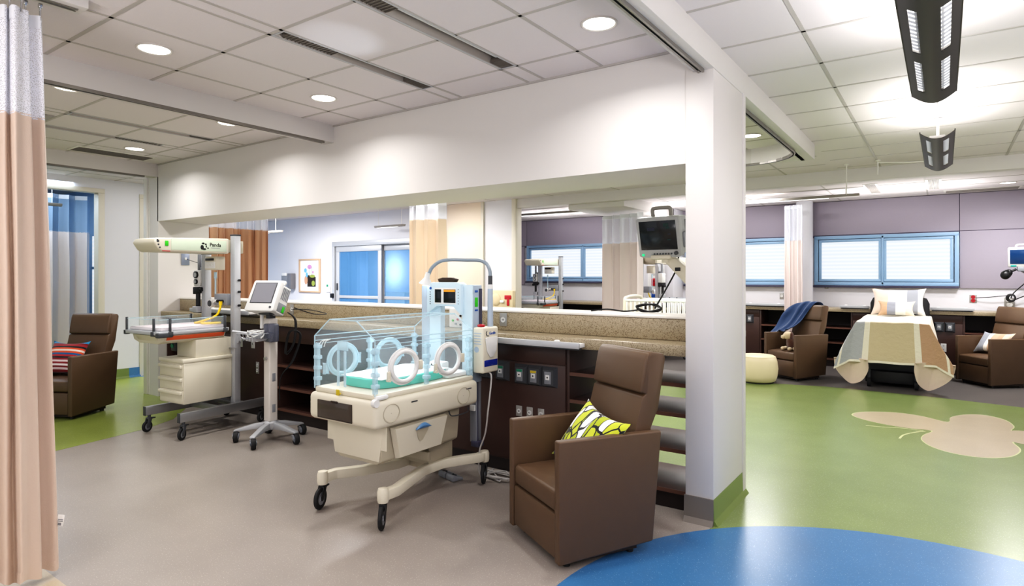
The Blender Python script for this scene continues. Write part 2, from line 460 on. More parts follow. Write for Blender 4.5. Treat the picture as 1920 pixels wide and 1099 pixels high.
struct('floor', fl, [fl_grey, fl_dimmed, fl_lime, fl_green, fl_blue, fl_cream, fl_line])

# ceiling: cells between the grid lines, open where a slot light is recessed
def slot_rects():
    out = []
    for x0, x1, y0, y1 in ((-3.06, -2.97, 2.03, 3.22), (-2.345, -2.24, 1.4, 3.2), (-5.94, -5.85, 2.03, 3.22), (-6.6, -6.51, 2.03, 3.05)):
        out.append((x0, x1, y0, y1))
    return out
SLOTS = slot_rects()
ce = MB(); cg = MB()
def cells(xs, ys, z=CZ):
    X = sorted(set(xs + [v for s in SLOTS for v in s[:2] if xs[0] < v < xs[-1]]))
    Yv = sorted(set(ys + [v for s in SLOTS for v in s[2:] if ys[0] < v < ys[-1]]))
    for i in range(len(X)-1):
        for j in range(len(Yv)-1):
            cx, cy = (X[i]+X[i+1])/2, (Yv[j]+Yv[j+1])/2
            if z == CZ and any(s[0] < cx < s[1] and s[2] < cy < s[3] for s in SLOTS): continue
            ce.poly([(X[i], Yv[j], z), (X[i], Yv[j+1], z), (X[i+1], Yv[j+1], z), (X[i+1], Yv[j], z)])
def bars(xs, ys, x0, x1, y0, y1, z=CZ, w=.011):
    for x in xs:
        segs = [(y0, y1)]
        for s in SLOTS:
            if s[0]-.01 < x < s[1]+.01: segs = [(a, b) for (p, q) in segs for a, b in ((p, min(q, s[2])), (max(p, s[3]), q)) if b > a]
        for a, b in segs: cg.bx(x-w, x+w, a, b, z-.003, z+.001)
    for y in ys:
        segs = [(x0, x1)]
        for s in SLOTS:
            if s[2] < y < s[3]: segs = [(a, b) for (p, q) in segs for a, b in ((p, min(q, s[0])), (max(p, s[1]), q)) if b > a]
        for a, b in segs: cg.bx(a, b, y-w, y+w, z-.003, z+.001)
YS = [2.61 + .605*k for k in range(-9, 2)]
bays = [(-4.45, -1.16, [-1.79, -2.23, -2.355, -2.96, -3.07, -3.54, -4.1]), (-7.7, -4.59, [-5.15, -5.84, -5.95, -6.5, -6.61, -7.1])]
for a, b, xs in bays:
    cells([a-.14, b+.06], [-3.5, 3.56])
    bars(xs, YS, a, b, -3.5, 3.55)
    for y in (3.545,): cg.bx(a, b, y-.01, y+.004, CZ-.012, CZ)     # shadow-gap angle at the header
cells([-15, -7.7], [-3.5, 13]); bars([-8.5, -9.1], YS + [3.8, 4.4, 5, 5.6], -9.5, -7.85, -3.5, 6)
cells([-7.7, -1.1], [3.56, 8.85]); bars([-1.7, -2.9, -4.1, -5.3, -6.5], [4.5 + .61*k for k in range(7)], -7.7, -1.16, 4.17, 8.7)
cells([-1.1, 6], [-3.5, 8.85])
bars([-.63, .57, 1.77, 2.97], [3.675 + .605*k for k in range(-10, 9)], -1.075, 5.5, -3.5, 8.7)
struct('ceiling', ce, ceil_m)
struct('ceiling_grid', cg, ceil_grid_m)
BZ = 2.71
ce = MB(); cg = MB()
SL = SLOTS; SLOTS = []
cells([-8.3, 6], [8.7, 11.7], BZ)
bars([-7.4, -6.2, -5, -3.8, -2.6, -1.4, -.2, 1.0, 2.2], [9.3, 9.9, 10.5, 11.1], -8.2, 5, 8.85, 11.5, BZ)
SLOTS = SL
struct('ceiling', ce, ceil_m); struct('ceiling_grid', cg, ceil_grid_m)

# partition: header over a long opening, solid end posts
pw = MB()
pw.bx(-7.72, -1.22, 3.55, 4.17, 2.103, CZ+.01)
pw.bx(-8.0, -7.70, 3.55, 4.17, 0, CZ+.01)
pw.bx(-1.245, -1.08, 3.54, 4.17, 0, CZ+.01, .004)
pw.bx(-1.105, -1.072, 4.15, 4.21, .0, 2.64, .003)
struct('wall_partition', pw, paint)
tr = MB(); tr.bx(-8.03, -7.95, 3.53, 3.57, 0, 2.64, .004); tr.bx(-7.93, -7.915, 3.545, 3.552, 0, 2.62)
struct('trim_1', tr, trim_white)
# low wall behind the counter
# coved baseboards on the post
cove = [(0, 0), (.035, 0), (.012, .03), (.008, .15), (0, .15)]
bg = MB(); bg.prism([(3.54-a, b) for a, b in cove], 'x', -1.25, -1.078)
struct('baseboard_post', bg, base_grey)
bg = MB(); bg.prism([(-1.086+a, b) for a, b in cove], 'y', 3.535, 4.215)
struct('baseboard_post_side', bg, base_green)

# dropped beams that carry the curtain tracks
for n, (x0, x1, y0, y1) in enumerate(((-1.20, -1.074, -3.4, 6.88), (-4.59, -4.45, -3.4, 3.56), (-7.85, -7.70, -3.4, 3.56), (-7.7, -1.16, 6.73, 6.88))):
    b = MB(); b.bx(x0, x1, y0, y1, 2.632, CZ+.005, .003); struct('beam', b, beam_m)
b = MB(); b.bx(-6.05, 5.5, 8.70, 8.86, 2.628, CZ+.01, .003); struct('beam', b, beam_m)
def shadow_edge(p0, p1):
    t = MB(); t.tube([p0, p1], .006, 4, smooth=False); return t
# tracks
def track(name, pts, w=.018, slot=.006):
    t = MB(); n = len(pts)
    P = [Vector(p) for p in pts]; L = []; 
    for i, p in enumerate(P):
        d = (P[min(i+1, n-1)]-P[max(i-1, 0)]).normalized(); s = Vector((-d.y, d.x, 0)); L.append((p, s))
    for (p, s), (q, r) in zip(L, L[1:]):
        for a, b, z0, z1, mi in ((-w, -slot, 0, 0, 0), (slot, w, 0, 0, 0), (-slot, slot, .006, .006, 1)):
            t.poly([p+s*a+Vector((0, 0, z0)), q+r*a+Vector((0, 0, z0)), q+r*b+Vector((0, 0, z0)), p+s*b+Vector((0, 0, z0))], mi)
        for a, sg in ((-w, 1), (w, -1)):
            t.poly([p+s*a, q+r*a, q+r*a+Vector((0, 0, .025)), p+s*a+Vector((0, 0, .025))], 0)
    return struct(name, t, [track_m, track_dark])
track('trim_2', [(-1.145, -3.3, 2.612), (-1.145, 3.52, 2.612)])
track('trim_3', [(-4.47, -3.3, 2.612), (-4.47, 3.45, 2.612)])
track('trim_4', [(-7.72, 2.0, 2.612), (-7.72, 3.4, 2.612)])
arc = [(-1.165, 4.2, 2.612), (-1.165, 6.25, 2.612)] + [(-1.165-.5*(1-math.cos(a)), 6.25+.5*math.sin(a), 2.612) for a in [PI/2*k/8 for k in range(1, 9)]] + [(-4.5, 6.75, 2.612)]
track('trim_5', arc)
t = MB()                                                             # bulkhead corner over the curved track
t.prism([(-1.16, 6.2)] + [(-1.16-.5*(1-math.cos(a)), 6.2+.53*math.sin(a)) for a in [PI/2*k/8 for k in range(0, 9)]] + [(-1.16, 6.73)], 'z', 2.632, CZ)
struct('beam', t, beam_m)

# wall on the far left with two tall doorways
wl = MB()
wl.bx(-9.62, -9.5, -3.5, 2.05, 0, CZ); wl.bx(-9.62, -9.5, 3.66, 4.13, 0, CZ); wl.bx(-9.62, -9.5, 2.05, 3.66, 2.64, CZ)
wl.bx(-9.62, -9.5, 4.13, 5.2, 2.62, CZ); wl.bx(-9.62, -9.5, 5.2, 5.6, 0, CZ)
struct('wall_left', wl, paint_cool)
for n, (y0, y1, zt) in enumerate(((2.05, 3.66, 2.64), (4.13, 5.25, 2.62))):
    d = MB(); d.bx(-9.63, -9.485, y0-.01, y0+.07, 0, zt-.05, .004); d.bx(-9.63, -9.485, y1-.07, y1+.01, 0, zt-.05, .004); d.bx(-9.632, -9.483, y0-.012, y1+.012, zt-.05, zt+.01, .004)
    struct('door_%d' % (n+1), d, jamb_cream)
bb = MB(); bb.prism([(-9.5+a, b*.9) for a, b in cove], 'y', 3.66, 3.98); struct('baseboard_left', bb, base_green)
bb = MB(); bb.prism([(-9.5+a, b*.9) for a, b in cove], 'y', 3.98, 4.13); struct('baseboard_left', bb, fl_blue)
# rooms beyond the doorways
rm = MB(); rm.bx(-13.2, -13.1, -3.5, 6.2, 0, CZ); rm.bx(-13.1, -9.62, 3.95, 4.02, 0, CZ); rm.bx(-13.1, -9.62, .9, 1.0, 0, CZ)
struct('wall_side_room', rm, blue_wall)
# wall across the back left, with the glazed sliding door, up to the open bay
pwall = MB()
pwall.bx(-14, -10.93, 8.7, 8.82, 0, CZ); pwall.bx(-10.93, -7.62, 8.7, 8.82, 2.2, CZ); pwall.bx(-7.62, -6.06, 8.7, 8.82, 0, CZ)
struct('wall_back_left', pwall, paint_cool)
bw = MB(); bw.bx(-7.62, -6.75, 8.68, 8.70, 0, CZ, .004); struct('wall_back_panel', bw, paint_beige)
e = MB(); e.bx(-6.12, -6.03, 8.66, 8.84, 0, CZ, .006); e.bx(-6.80, -6.74, 8.66, 8.7, 0, CZ, .004); struct('trim_6', e, jamb_cream)
rt = MB(); rt.bx(-8.25, -8.15, 8.82, 11.6, 0, CZ); struct('wall_bay_left', rt, paint_cool)
# blue room beyond the sliding door
br = MB(); br.bx(-14, -8.26, 11.3, 11.4, 0, CZ); br.bx(-14, -13.9, 3, 11.3, 0, CZ)
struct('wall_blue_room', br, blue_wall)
br = MB(); br.bx(-9.32, -9.27, 10.2, 11.3, 0, CZ); struct('wall_blue_room_end', br, paint_cool)

# window wall
WY = 11.55
wb = MB(); wb.bx(-8.25, 5.5, WY, WY+.12, 0, BZ+.05); struct('wall_back', wb, paint_cool)
lp = MB()
def lavp(x0, x1, z0, z1): lp.bx(x0+.004, x1-.004, WY-.03, WY-.001, z0+.004, z1-.004, .004)
for a, b in ((-8.15, -7.72), (-7.72, -5.75), (-5.75, -4.7), (-4.7, -2.0), (-1.83, .2), (.2, 2.4), (2.4, 4.5)): lavp(a, b, 2.135, 2.705)
for a, b in ((-8.15, -7.78), (.2, 2.4), (2.4, 4.5)): lavp(a, b, 1.26, 2.135)
struct('wall_back_panels', lp, lav)
wg = MB(); wg.bx(-8.15, 4.5, WY-.02, WY-.0005, 2.1, 2.706); struct('wall_back_panel_gap', wg, lav_gap)
wr = MB(); wr.bx(4.5, 4.6, 2, WY, 0, CZ); struct('wall_right', wr, paint_cool)
cl = MB(); cl.cyl((-1.93, 11.35, 0), (-1.93, 11.35, BZ), .13, n=32); struct('column_round', cl, paint_cool)
cl = MB(); cl.bx(-4.75, -4.1, 11.0, 11.54, .937, BZ, .01); struct('column_square', cl, paint_cool)
cl = MB(); cl.bx(-5.1, -4.1, 8.86, 11.05, 2.55, BZ+.01, .004); struct('beam', cl, beam_m)

def window(n, x0, x1, z0, z1, mull):
    root = MB(); y = WY-.06
    f = .055
    root.bx(x0, x1, y, WY, z1-f, z1, .004); root.bx(x0, x1, y, WY, z0, z0+f, .004)
    root.bx(x0, x0+f, y-.002, WY, z0+f, z1-f, .004); root.bx(x1-f, x1, y-.002, WY, z0+f, z1-f, .004)
    o = struct('window_%d' % n, root, win_frame)
    xs = [x0+f] + mull + [x1-f]
    for a, b in zip(xs, xs[1:]):
        s = MB(); q = .042; a += .012; b -= .012; c0_, c1_ = z0+f+.008, z1-f-.008
        s.bx(a, b, y+.012, WY-.002, c1_-q, c1_, .003); s.bx(a, b, y+.012, WY-.002, c0_, c0_+q, .003)
        s.bx(a, a+q, y+.011, WY-.002, c0_+q, c1_-q, .003); s.bx(b-q, b, y+.011, WY-.002, c0_+q, c1_-q, .003)
        sh = s.build('window_sash', win_frame, o)
        p = MB(); p.bx(a+q-.002, b-q+.002, WY-.022, WY-.006, c0_+q-.002, c1_-q+.002); p.build('window_blind', win_light, sh)
    for m_ in mull:
        s = MB(); s.bx(m_-.014, m_+.014, y, WY-.002, z0+.02, z1-.02, .003); s.build('mullion', win_frame, o)
    s = MB(); s.bx(x0-.02, x1+.0, y-.03, WY, z0-.035, z0, .003); s.build('sill', sill_dk, o)
    return o
window(1, -1.80, .192, 1.295, 2.122, [-.805])
window(2, -4.05, -2.10, 1.295, 2.122, [-3.07])
window(3, -7.703, -4.78, 1.34, 2.14, [-6.27])

# glazed sliding door across the back left
sd = MB(); X0, X1, SY = -10.93, -7.62, 8.66
sd.bx(X0, X1, SY, 8.83, 2.10, 2.2, .004); sd.bx(X0, X0+.07, SY, 8.83, 0, 2.10, .004); sd.bx(X1-.07, X1, SY, 8.83, 0, 2.10, .004)
door = struct('door_3', sd, alu_lt)
for a, b, yy in ((-10.84, -9.42, 8.70), (-9.5, -7.69, 8.76)):
    p = MB(); s = .1
    p.bx(a, b, yy, yy+.04, 1.98, 2.10, .004); p.bx(a, b, yy, yy+.04, 0.03, .14, .004); p.bx(a, a+s, yy, yy+.04, .14, 1.98, .004); p.bx(b-s, b, yy, yy+.04, .14, 1.98, .004); p.bx(a+s, b-s, yy+.002, yy+.038, .98, 1.04, .003)
    lf = p.build('sliding_leaf', alu_lt, door)
    g = MB(); g.bx(a+.08, b-.08, yy+.015, yy+.022, .1, 2.0); g.build('glass_pane', glass_blue, lf)
h = MB(); h.bx(-10.80, -10.77, 8.67, 8.70, 1.15, 1.3, .005); h.build('pull_handle', dark_grey, door)
h = MB(); h.bx(-10.95, -10.86, 8.62, 8.67, .98, 1.08, .01); h.build('door_lock', black, door)
# ------------------------------------------------------------------ lights in the ceiling
def area(name, loc, rot, sx, sy, power, colr=(1, 1, 1), disk=False, spread=180):
    l = bpy.data.lights.new(name, 'AREA'); l.energy = power; l.color = colr
    l.shape = 'DISK' if disk else 'RECTANGLE'; l.size = sx
    if not disk: l.size_y = sy
    l.spread = math.radians(spread)
    o = bpy.data.objects.new(name, l); COL.objects.link(o); o.location = loc; o.rotation_euler = rot
    return o
WARM = (1, .98, .965)
dl = None
def downlight(x, y, label, power=12, z=CZ):
    global dl
    if dl is None:
        dl = thing('downlight', label, 'ceiling light', (x, y, z), 0, 'round recessed downlights')
        m = MB(); m.lathe([(.098, -.001), (.098, -.007), (.092, -.010), (.084, -.006), (.084, -.001)], n=36, cap=False); m.build('trim_ring', ring_m, dl)
        m = MB(); m.lathe([(.0001, -.004), (.085, -.004)], n=36, cap=False); m.build('lens', lens_m, dl)
    else: dup(dl, (x, y, z), 0, label)
    area('downlight_lamp', (x, y, z-.012), (0, 0, 0), .15, 0, power, WARM, True, 150)
for x, y, lab in (
    (-1.50, 2.93, 'bright round downlight nearest the post, above the brown recliner'),
    (-3.82, 2.95, 'round downlight in front of the header, beside the inner end of the slot light'),
    (-3.82, 1.74, 'bright round downlight just before the left dropped beam'),
    (-5.10, 1.74, 'round downlight close behind the left dropped beam, by the hanging curtain'),
    (-5.12, 2.95, 'round downlight behind the left dropped beam, nearest the header'),
    (-6.95, 2.97, 'far round downlight beside the dark air grille, past the left beam'),
    (-1.50, 6.09, 'round downlight seen inside the curved track bulkhead behind the post')):
    downlight(x, y, lab)
downlight(.71, 10.6, 'small round downlight in the low ceiling by the lavender wall', 12, BZ)
downlight(-3.1, 10.4, 'small round downlight above the far bed bay, seen over the counter', 8, BZ)

# recessed slot lights (unlit troughs with louvre inserts)
def slot(x0, x1, y0, y1, label, inserts):
    t = thing('slot_light', label, 'ceiling light', ((x0+x1)/2, (y0+y1)/2, CZ), 0, 'long recessed slot lights')
    w = (x1-x0)/2; l = (y1-y0)/2
    m = MB(); m.bx(-w-.012, -w, -l, l, -.004, .002); m.bx(w, w+.012, -l, l, -.004, .002); m.bx(-w-.012, w+.012, -l-.012, -l, -.004, .002); m.bx(-w-.012, w+.012, l, l+.012, -.004, .002)
    m.build('frame', alu_lt, t)
    m = MB(); m.poly([(-w, -l, 0), (-w, l, 0), (-w*.6, l, .06), (-w*.6, -l, .06)]); m.poly([(w, -l, 0), (w, l, 0), (w*.6, l, .06), (w*.6, -l, .06)])
    m.poly([(-w*.6, -l, .06), (w*.6, -l, .06), (w*.6, l, .06), (-w*.6, l, .06)])
    m.poly([(-w, -l, 0), (w, -l, 0), (w*.6, -l, .06), (-w*.6, -l, .06)]); m.poly([(-w, l, 0), (w, l, 0), (w*.6, l, .06), (-w*.6, l, .06)])
    m.build('trough', slot_grey, t)
    m = MB(); m.cyl((0, -l+.05, .035), (0, l-.05, .035), .012, n=10); m.build('tube', white_pl, t)
    for a, b in inserts:
        m = MB(); m.bx(-w*.9, w*.9, a, b, .004, .03, .002)
        for k in range(14):
            yy = a+(b-a)*(k+.5)/14; m.bx(-w*.9, w*.9, yy-.002, yy+.002, .0, .004)
        m.build('louvre', slot_dk, t)
slot(*SLOTS[0], 'long narrow slot light in ceiling beside the blue-white glow', [(.4, .58), (-.55, -.2)])
slot(*SLOTS[1], 'wider slot light running to the frame top, between two rows of tiles', [(.78, .88), (-.45, -.1)])
slot(*SLOTS[2], 'slot light past the left dropped beam, nearer of the two', [(.4, .58)])
slot(*SLOTS[3], 'slot light deeper past the left beam, close to the curtain', [(.1, .48)])

# curved metal pendants with punched louvre windows
PW, PL, ARC = .098, .755, .05
def pend_z(x): return -ARC*math.cos(x/PW*PI/2*.98) + ARC*.0
def pendant():
    t = thing('pendant_light', 'curved dark metal pendant hanging nearest, cut by the frame top', 'pendant light', (-.042, 3.25, 2.42), 0, 'curved metal pendants with white louvre windows')
    holes = [(-.066, -.037), (.034, .066)]; rows = [(-.63, -.12), (.02, .54)]
    xs = sorted({-PW, PW, *[v for h in holes for v in h], *[-PW+2*PW*k/14 for k in range(15)]})
    ys = sorted({-PL, PL, *[v for r in rows for v in r]})
    m = MB(); lv = []
    for i in range(len(xs)-1):
        for j in range(len(ys)-1):
            cx, cy = (xs[i]+xs[i+1])/2, (ys[j]+ys[j+1])/2
            q = [(xs[i], ys[j]), (xs[i], ys[j+1]), (xs[i+1], ys[j+1]), (xs[i+1], ys[j])]
            if any(a < cx < b for a, b in holes) and any(a < cy < b for a, b in rows): continue
            m.poly([(x, y, pend_z(x)) for x, y in q], 0)
            m.poly([(x, y, pend_z(x)+.004) for x, y in q[::-1]], 1)
    for s in (-1, 1): m.bx(s*PW-.003, s*PW+.003, -PL, PL, pend_z(PW)-.002, pend_z(PW)+.012)
    for yy in (-PL, PL):
        m.grid(lambda u, v: (-PW+2*PW*u, yy, pend_z(-PW+2*PW*u) + (.0045 if v > .5 else -.001)), 14, 1)
    bmesh.ops.remove_doubles(m.bm, verts=m.bm.verts, dist=.0002)
    m.build('shade', [pendant_m, pendant_in], t, sharp=50)
    for a, b in holes:
        for c, d in rows:
            m = MB()
            m.grid(lambda u, v: (a+(b-a)*u, c+(d-c)*v, pend_z(a+(b-a)*u)+.012), 3, 1, 0)
            n = 11
            for k in range(1, n):
                yy = c+(d-c)*k/n
                m.grid(lambda u, v: (a+(b-a)*u, yy, pend_z(a+(b-a)*u)+.002+.009*v), 3, 1, 1)
            m.build('louvre_window', [louver_m, alu_lt], t)
    for yy in (-.55, .55):
        m = MB(); m.cyl((0, yy, -.03), (0, yy, CZ-2.42-.015), .006, n=10); m.lathe([(.02, CZ-2.42-.02), (.035, CZ-2.42-.001)], (0, yy, 0), n=18); m.build('hanging_stem', trim_white, t)
    m = MB(); m.bx(-.045, .045, -.7, .7, -.03, -.012, .003); m.build('lamp_tray', pendant_in, t)
    return t
p0 = pendant()
dup(p0, (-.035, 5.80, 2.415), 0, 'smaller-looking curved grey metal pendant hanging beyond the nearest one, over green floor')
for y in (3.25, 5.8, .7): area('pendant_uplight', (-.04, y, 2.41), (PI, 0, 0), .15, 1.35, 13 if y > 2 else 14, WARM)
for y in (3.25, 5.8): area('pendant_downlight', (-.04, y, 2.36), (0, 0, 0), .1, 1.2, 7, WARM)

# air diffusers, grille, hatch in the ceiling
def vent(x, y, z, sx, sy, label, n=9, along='y', mt=grille_m):
    t = thing('air_vent', label, 'vent', (x, y, z), 0)
    m = MB(); m.bx(-sx-.03, sx+.03, -sy-.03, sy+.03, -.006, -.001, .002); m.build('frame', trim_white, t)
    m = MB()
    for k in range(n):
        if along == 'y': q = -sx+2*sx*(k+.5)/n; m.bx(q-sx/n*.55, q+sx/n*.55, -sy, sy, -.011, -.004)
        else: q = -sy+2*sy*(k+.5)/n; m.bx(-sx, sx, q-sy/n*.55, q+sy/n*.55, -.011, -.004)
    m.build('louvres', mt, t)
vent(-7.42, 2.95, CZ, .12, .36, 'dark slotted air grille in ceiling at the far left beam', 8, 'y', slot_dk)
vent(-.83, 10.2, BZ, .06, .5, 'narrow air diffuser in low ceiling left of its twin, above the bed')
vent(-.11, 10.2, BZ, .06, .5, 'narrow air diffuser in low ceiling right of its twin, above the bed')
vent(.45, 11.2, BZ, .42, .14, 'wide grey air grille in low ceiling along the lavender wall', 5, 'x')
vent(-4.98, 10.8, BZ, .5, .05, 'shallow air slot in the ceiling beyond the counter opening', 4, 'x')
m = MB(); m.bx(-.16, .16, -.16, .16, -.012, -.001, .003); m.bx(-.11, .11, -.11, .11, -.016, -.01, .003)
o = m.build('ceiling_speaker', trim_grey, loc=(-6.25, 1.82, CZ)); tag(o, 'square ceiling fitting past the left beam beside the curtain', 'ceiling fitting')
m = MB(); m.bx(-.12, .12, -.12, .12, -.012, -.001, .003)
o = thing('exam_light', 'square recessed exam light at the top of the frame', 'ceiling light', (-2.62, 1.42, CZ))
m.build('frame', trim_white, o)
m = MB(); m.bx(-.09, .09, -.09, .09, -.016, -.012, .002); m.build('lens', louver_m, o)
# long grey linear lamps hung below the low ceiling
def linear(x0, x1, y, z, label, w=.05, top=BZ):
    t = thing('linear_lamp', label, 'lamp', ((x0+x1)/2, y, z)); l = (x1-x0)/2
    m = MB(); m.prism([(-w, .02), (w, .02), (w*.7, -.02), (-w*.7, -.02)], 'x', -l, l, .004); m.build('housing', grille_m, t)
    m = MB(); m.bx(-l*.85, l*.55, -w*.55, w*.55, -.024, -.019); m.build('diffuser', louver_m, t)
    for q in (-l*.8, l*.8):
        m = MB(); m.cyl((q, 0, .015), (q, 0, top-z), .004, n=8); m.build('hanging_rod', trim_white, t)
    return t
linear(-2.75, -.98, 10.0, 2.61, 'long grey linear lamp hung between the post and window wall')
linear(-7.35, -5.2, 9.75, 2.63, 'long grey linear lamp under the far ceiling seen over the counter')
linear(-12.9, -10.9, 7.4, 2.36, 'slim white linear lamp hung before the picture wall', .04, CZ)
linear(-9.15, -8.35, 8.3, 2.42, 'short grey linear lamp above the sliding door', .04, CZ)
lt = linear(-.55, .55, 0, 0, 'grey bar for a ceiling light reflected in the left doorway glass', .04, .3); lt.location = (-9.9, 2.75, 2.42); lt.rotation_euler = (0, 0, PI/2)  # glass reflection of a ceiling light, built as a hanging lamp
# sprinkler pipe stubs on the right
def rod(name, label, cat, pts, r, m_):
    b = MB(); b.tube(pts, r, 8, smooth=False); o = b.build(name, m_); return tag(o, label, cat)
t = thing('ceiling_bracket', 'thin white bracket with hook hung from the right ceiling beam', 'bracket', (-.62, 8.2, CZ))
m = MB(); m.cyl((0, 0, 0), (0, 0, -.17), .008, n=8); m.lathe([(.03, -.001), (.03, -.012), (.012, -.02)], n=16); m.build('drop_rod', trim_white, t)
m = MB(); m.tube([(0, 0, -.03), (.25, -.02, -.06), (.5, -.02, -.07)], .008, 8); m.bx(.45, .58, -.03, .0, -.11, -.05, .008); m.build('arm', trim_white, t)
t = thing('drop_rod', 'thin white rod dropping from right ceiling to the grey linear lamp', 'rod', (-.95, 8.3, CZ))
m = MB(); m.cyl((0, 0, 0), (0, 0, -.36), .006, n=8); m.lathe([(.03, -.001), (.03, -.01), (.01, -.016)], n=16); m.build('rod', trim_white, t)
# ------------------------------------------------------------------ recliners
RW, RD = .58, .54
def recliner(label, loc, rz):
    t = thing('recliner', label, 'armchair', loc, rz, 'brown leather recliners')
    w, d = RW/2, RD/2; at = .05
    for s in (-1, 1):
        m = MB(); m.prism([(-d, .035), (-d, .635), (d+.075, .628), (d+.02, .06)], 'x', s*w, s*(w-at), .010, seg=3)
        m.build('side_panel', leather, t)
    iw = w-at-.003
    m = MB(); m.bx(-iw, iw, -d+.008, .22, .275, .385, .022, seg=3)
    m.grid(lambda u, v: (-iw+.015+(2*iw-.03)*u, -d+.025+.46*v, .384+.022*math.sin(PI*u)**.5*math.sin(PI*min(1, v*1.1+.0))**.5 if 0 < u < 1 and 0 < v < .9 else .384), 14, 14)
    m.build('seat_cushion', leather, t)
    m = MB(); m.bx(-iw, iw, -d+.006, .2, .05, .268, .010); m.build('footrest_panel', leather, t)
    prof = [(.10, .38), (.125, .50), (.165, .64), (.205, .79), (.228, .80), (.228, .802), (.208, .81), (.245, 1.0), (.262, 1.022), (.34, 1.012), (.358, .99), (.31, .72), (.262, .62), (.25, .10), (.12, .10)]
    m = MB(); m.prism([(a+.055, b+.012) for a, b in prof], 'x', -iw, iw, .008)
    m.build('backrest', leather, t)
    # upper pad and lower pad in front of the frame
    m = MB()
    m.prism([(.106, .41), (.135, .53), (.172, .65), (.205, .772), (.206, .792), (.24, .79), (.25, .5), (.2, .41)], 'x', -iw+.004, iw-.004, .012, seg=3, M=T(0, .055, .012))
    m.build('back_cushion', leather, t)
    m = MB(); m.prism([(.196, .806), (.205, .87), (.228, .98), (.246, 1.016), (.30, 1.016), (.29, .806)], 'x', -iw+.004, iw-.004, .014, seg=3, M=T(0, .055, .012)); m.build('headrest_pad', leather, t)
    m = MB(); m.bx(-w+.05, w-.05, -d+.06, d-.05, .018, .06); m.build('plinth', leather_dk, t)
    for sx in (-1, 1):
        for sy in (-1, 1):
            m = MB(); m.cyl((sx*(w-.07), sy*(d-.08), 0), (sx*(w-.07), sy*(d-.08), .03), .02, n=12); m.build('glide', black, t)
    return t
CH1 = ((-1.627, 2.913, 0), math.radians(-30)); CH2 = ((-7.49, 2.557, 0), math.radians(28))
CH3 = ((-1.748, 9.458, 0), math.radians(-32)); CH4 = ((.521, 10.33, 0), math.radians(-50.7))
r1 = recliner('brown leather recliner in front with the lime leaf cushion', *CH1)
dup(r1, *CH2, 'brown leather recliner with the red striped cushion, half behind the peach curtain')
dup(r1, *CH3, 'brown leather recliner draped with a navy blanket, beside the pale yellow pouf')
dup(r1, *CH4, 'brown leather recliner with block-striped cushion, right of the quilted bed')
def place(o, base, M):
    o.matrix_world = T(*base[0]) @ RZ(base[1]) @ M
    return o
def pillow(name, label, w, h, th, material, M, base=None, ears=.018, wr=.006, seedv=0, group=None):
    m = MB()
    def f(sg):
        def g(u, v):
            a, b = 2*u-1, 2*v-1
            k = max(0, (1-abs(a)**2.6))*max(0, (1-abs(b)**2.6))
            ex = 1 + ears/w*2*(abs(a*b))**3 - .10*(1-abs(b)**2)*0 - .07*(abs(a)**6)*(1-b*b)
            ez = 1 + ears/h*2*(abs(a*b))**3 - .10*(abs(b)**6)*(1-a*a)
            n = noise.noise(Vector((a*2.3+seedv, b*2.3, sg)))*wr*min(1, k*3)
            return (a*w/2*ex, sg*(th/2*k**.55 + n), b*h/2*ez)
        return g
    m.grid(f(-1), 26, 20); m.grid(f(1), 26, 20)
    bmesh.ops.remove_doubles(m.bm, verts=m.bm.verts, dist=.0006)
    bmesh.ops.recalc_face_normals(m.bm, faces=m.bm.faces)
    o = m.build(name, material, sharp=60); tag(o, label, 'cushion' if 'cushion' in name else 'pillow', group)
    o.matrix_world = (T(*base[0]) @ RZ(base[1]) @ M) if base else M
    return o
pillow('throw_cushion', 'lime green and white leaf-print cushion with black outlines on front recliner', .43, .34, .13, leaf_print, T(.05, .05, .555) @ RX(-.62) @ RY(.12), CH1)
pillow('throw_cushion', 'red, blue and orange striped cushion on the left recliner', .40, .36, .13, stripe_print, T(-.075, .04, .575) @ RX(-.5), CH2, seedv=3)
pillow('throw_cushion', 'grey, cream and tan block-striped cushion on the right recliner', .44, .30, .12, beige_print, T(-.02, .05, .555) @ RX(-.6) @ RY(-.04) @ RZ(PI), CH4, seedv=6)
# navy blanket over the back of the far recliner
m = MB()
bp = catmull([(.02, .43, .84), (.0, .42, .98), (-.02, .385, 1.055), (-.06, .32, 1.06), (-.10, .265, .98), (-.14, .22, .87), (-.17, .16, .76), (-.19, .08, .68), (-.20, .0, .64)], 6)
def blanket(u, v):
    i = min(int(u*(len(bp)-1)), len(bp)-2); fr = u*(len(bp)-1)-i
    p = bp[i].lerp(bp[i+1], fr); s = (v-.5)*2
    w = .155 - .05*max(0, u-.5)
    fold = .016*math.sin(s*8+u*3+.6)*(.25+u) + .010*noise.noise(Vector((u*5, s*3, 1)))
    q = p + Vector((s*w, .02*s, 0)) + Vector((0, -.6, .6))*max(fold, -.006) + Vector((0, -.014, .012))
    if s < -.3: q += Vector((-.10, -.06, -.10))*((-s-.3)/.7)**1.3*min(1, u*2)
    if s > .4: q.z += .10*((s-.4)/.6)*max(0, u-.4)
    return q
m.grid(blanket, 46, 24, thick=.008)
o = m.build('blanket', blanket_m, sharp=80); tag(o, 'navy blue knitted blanket draped over back of far recliner', 'blanket'); place(o, CH3, Matrix())
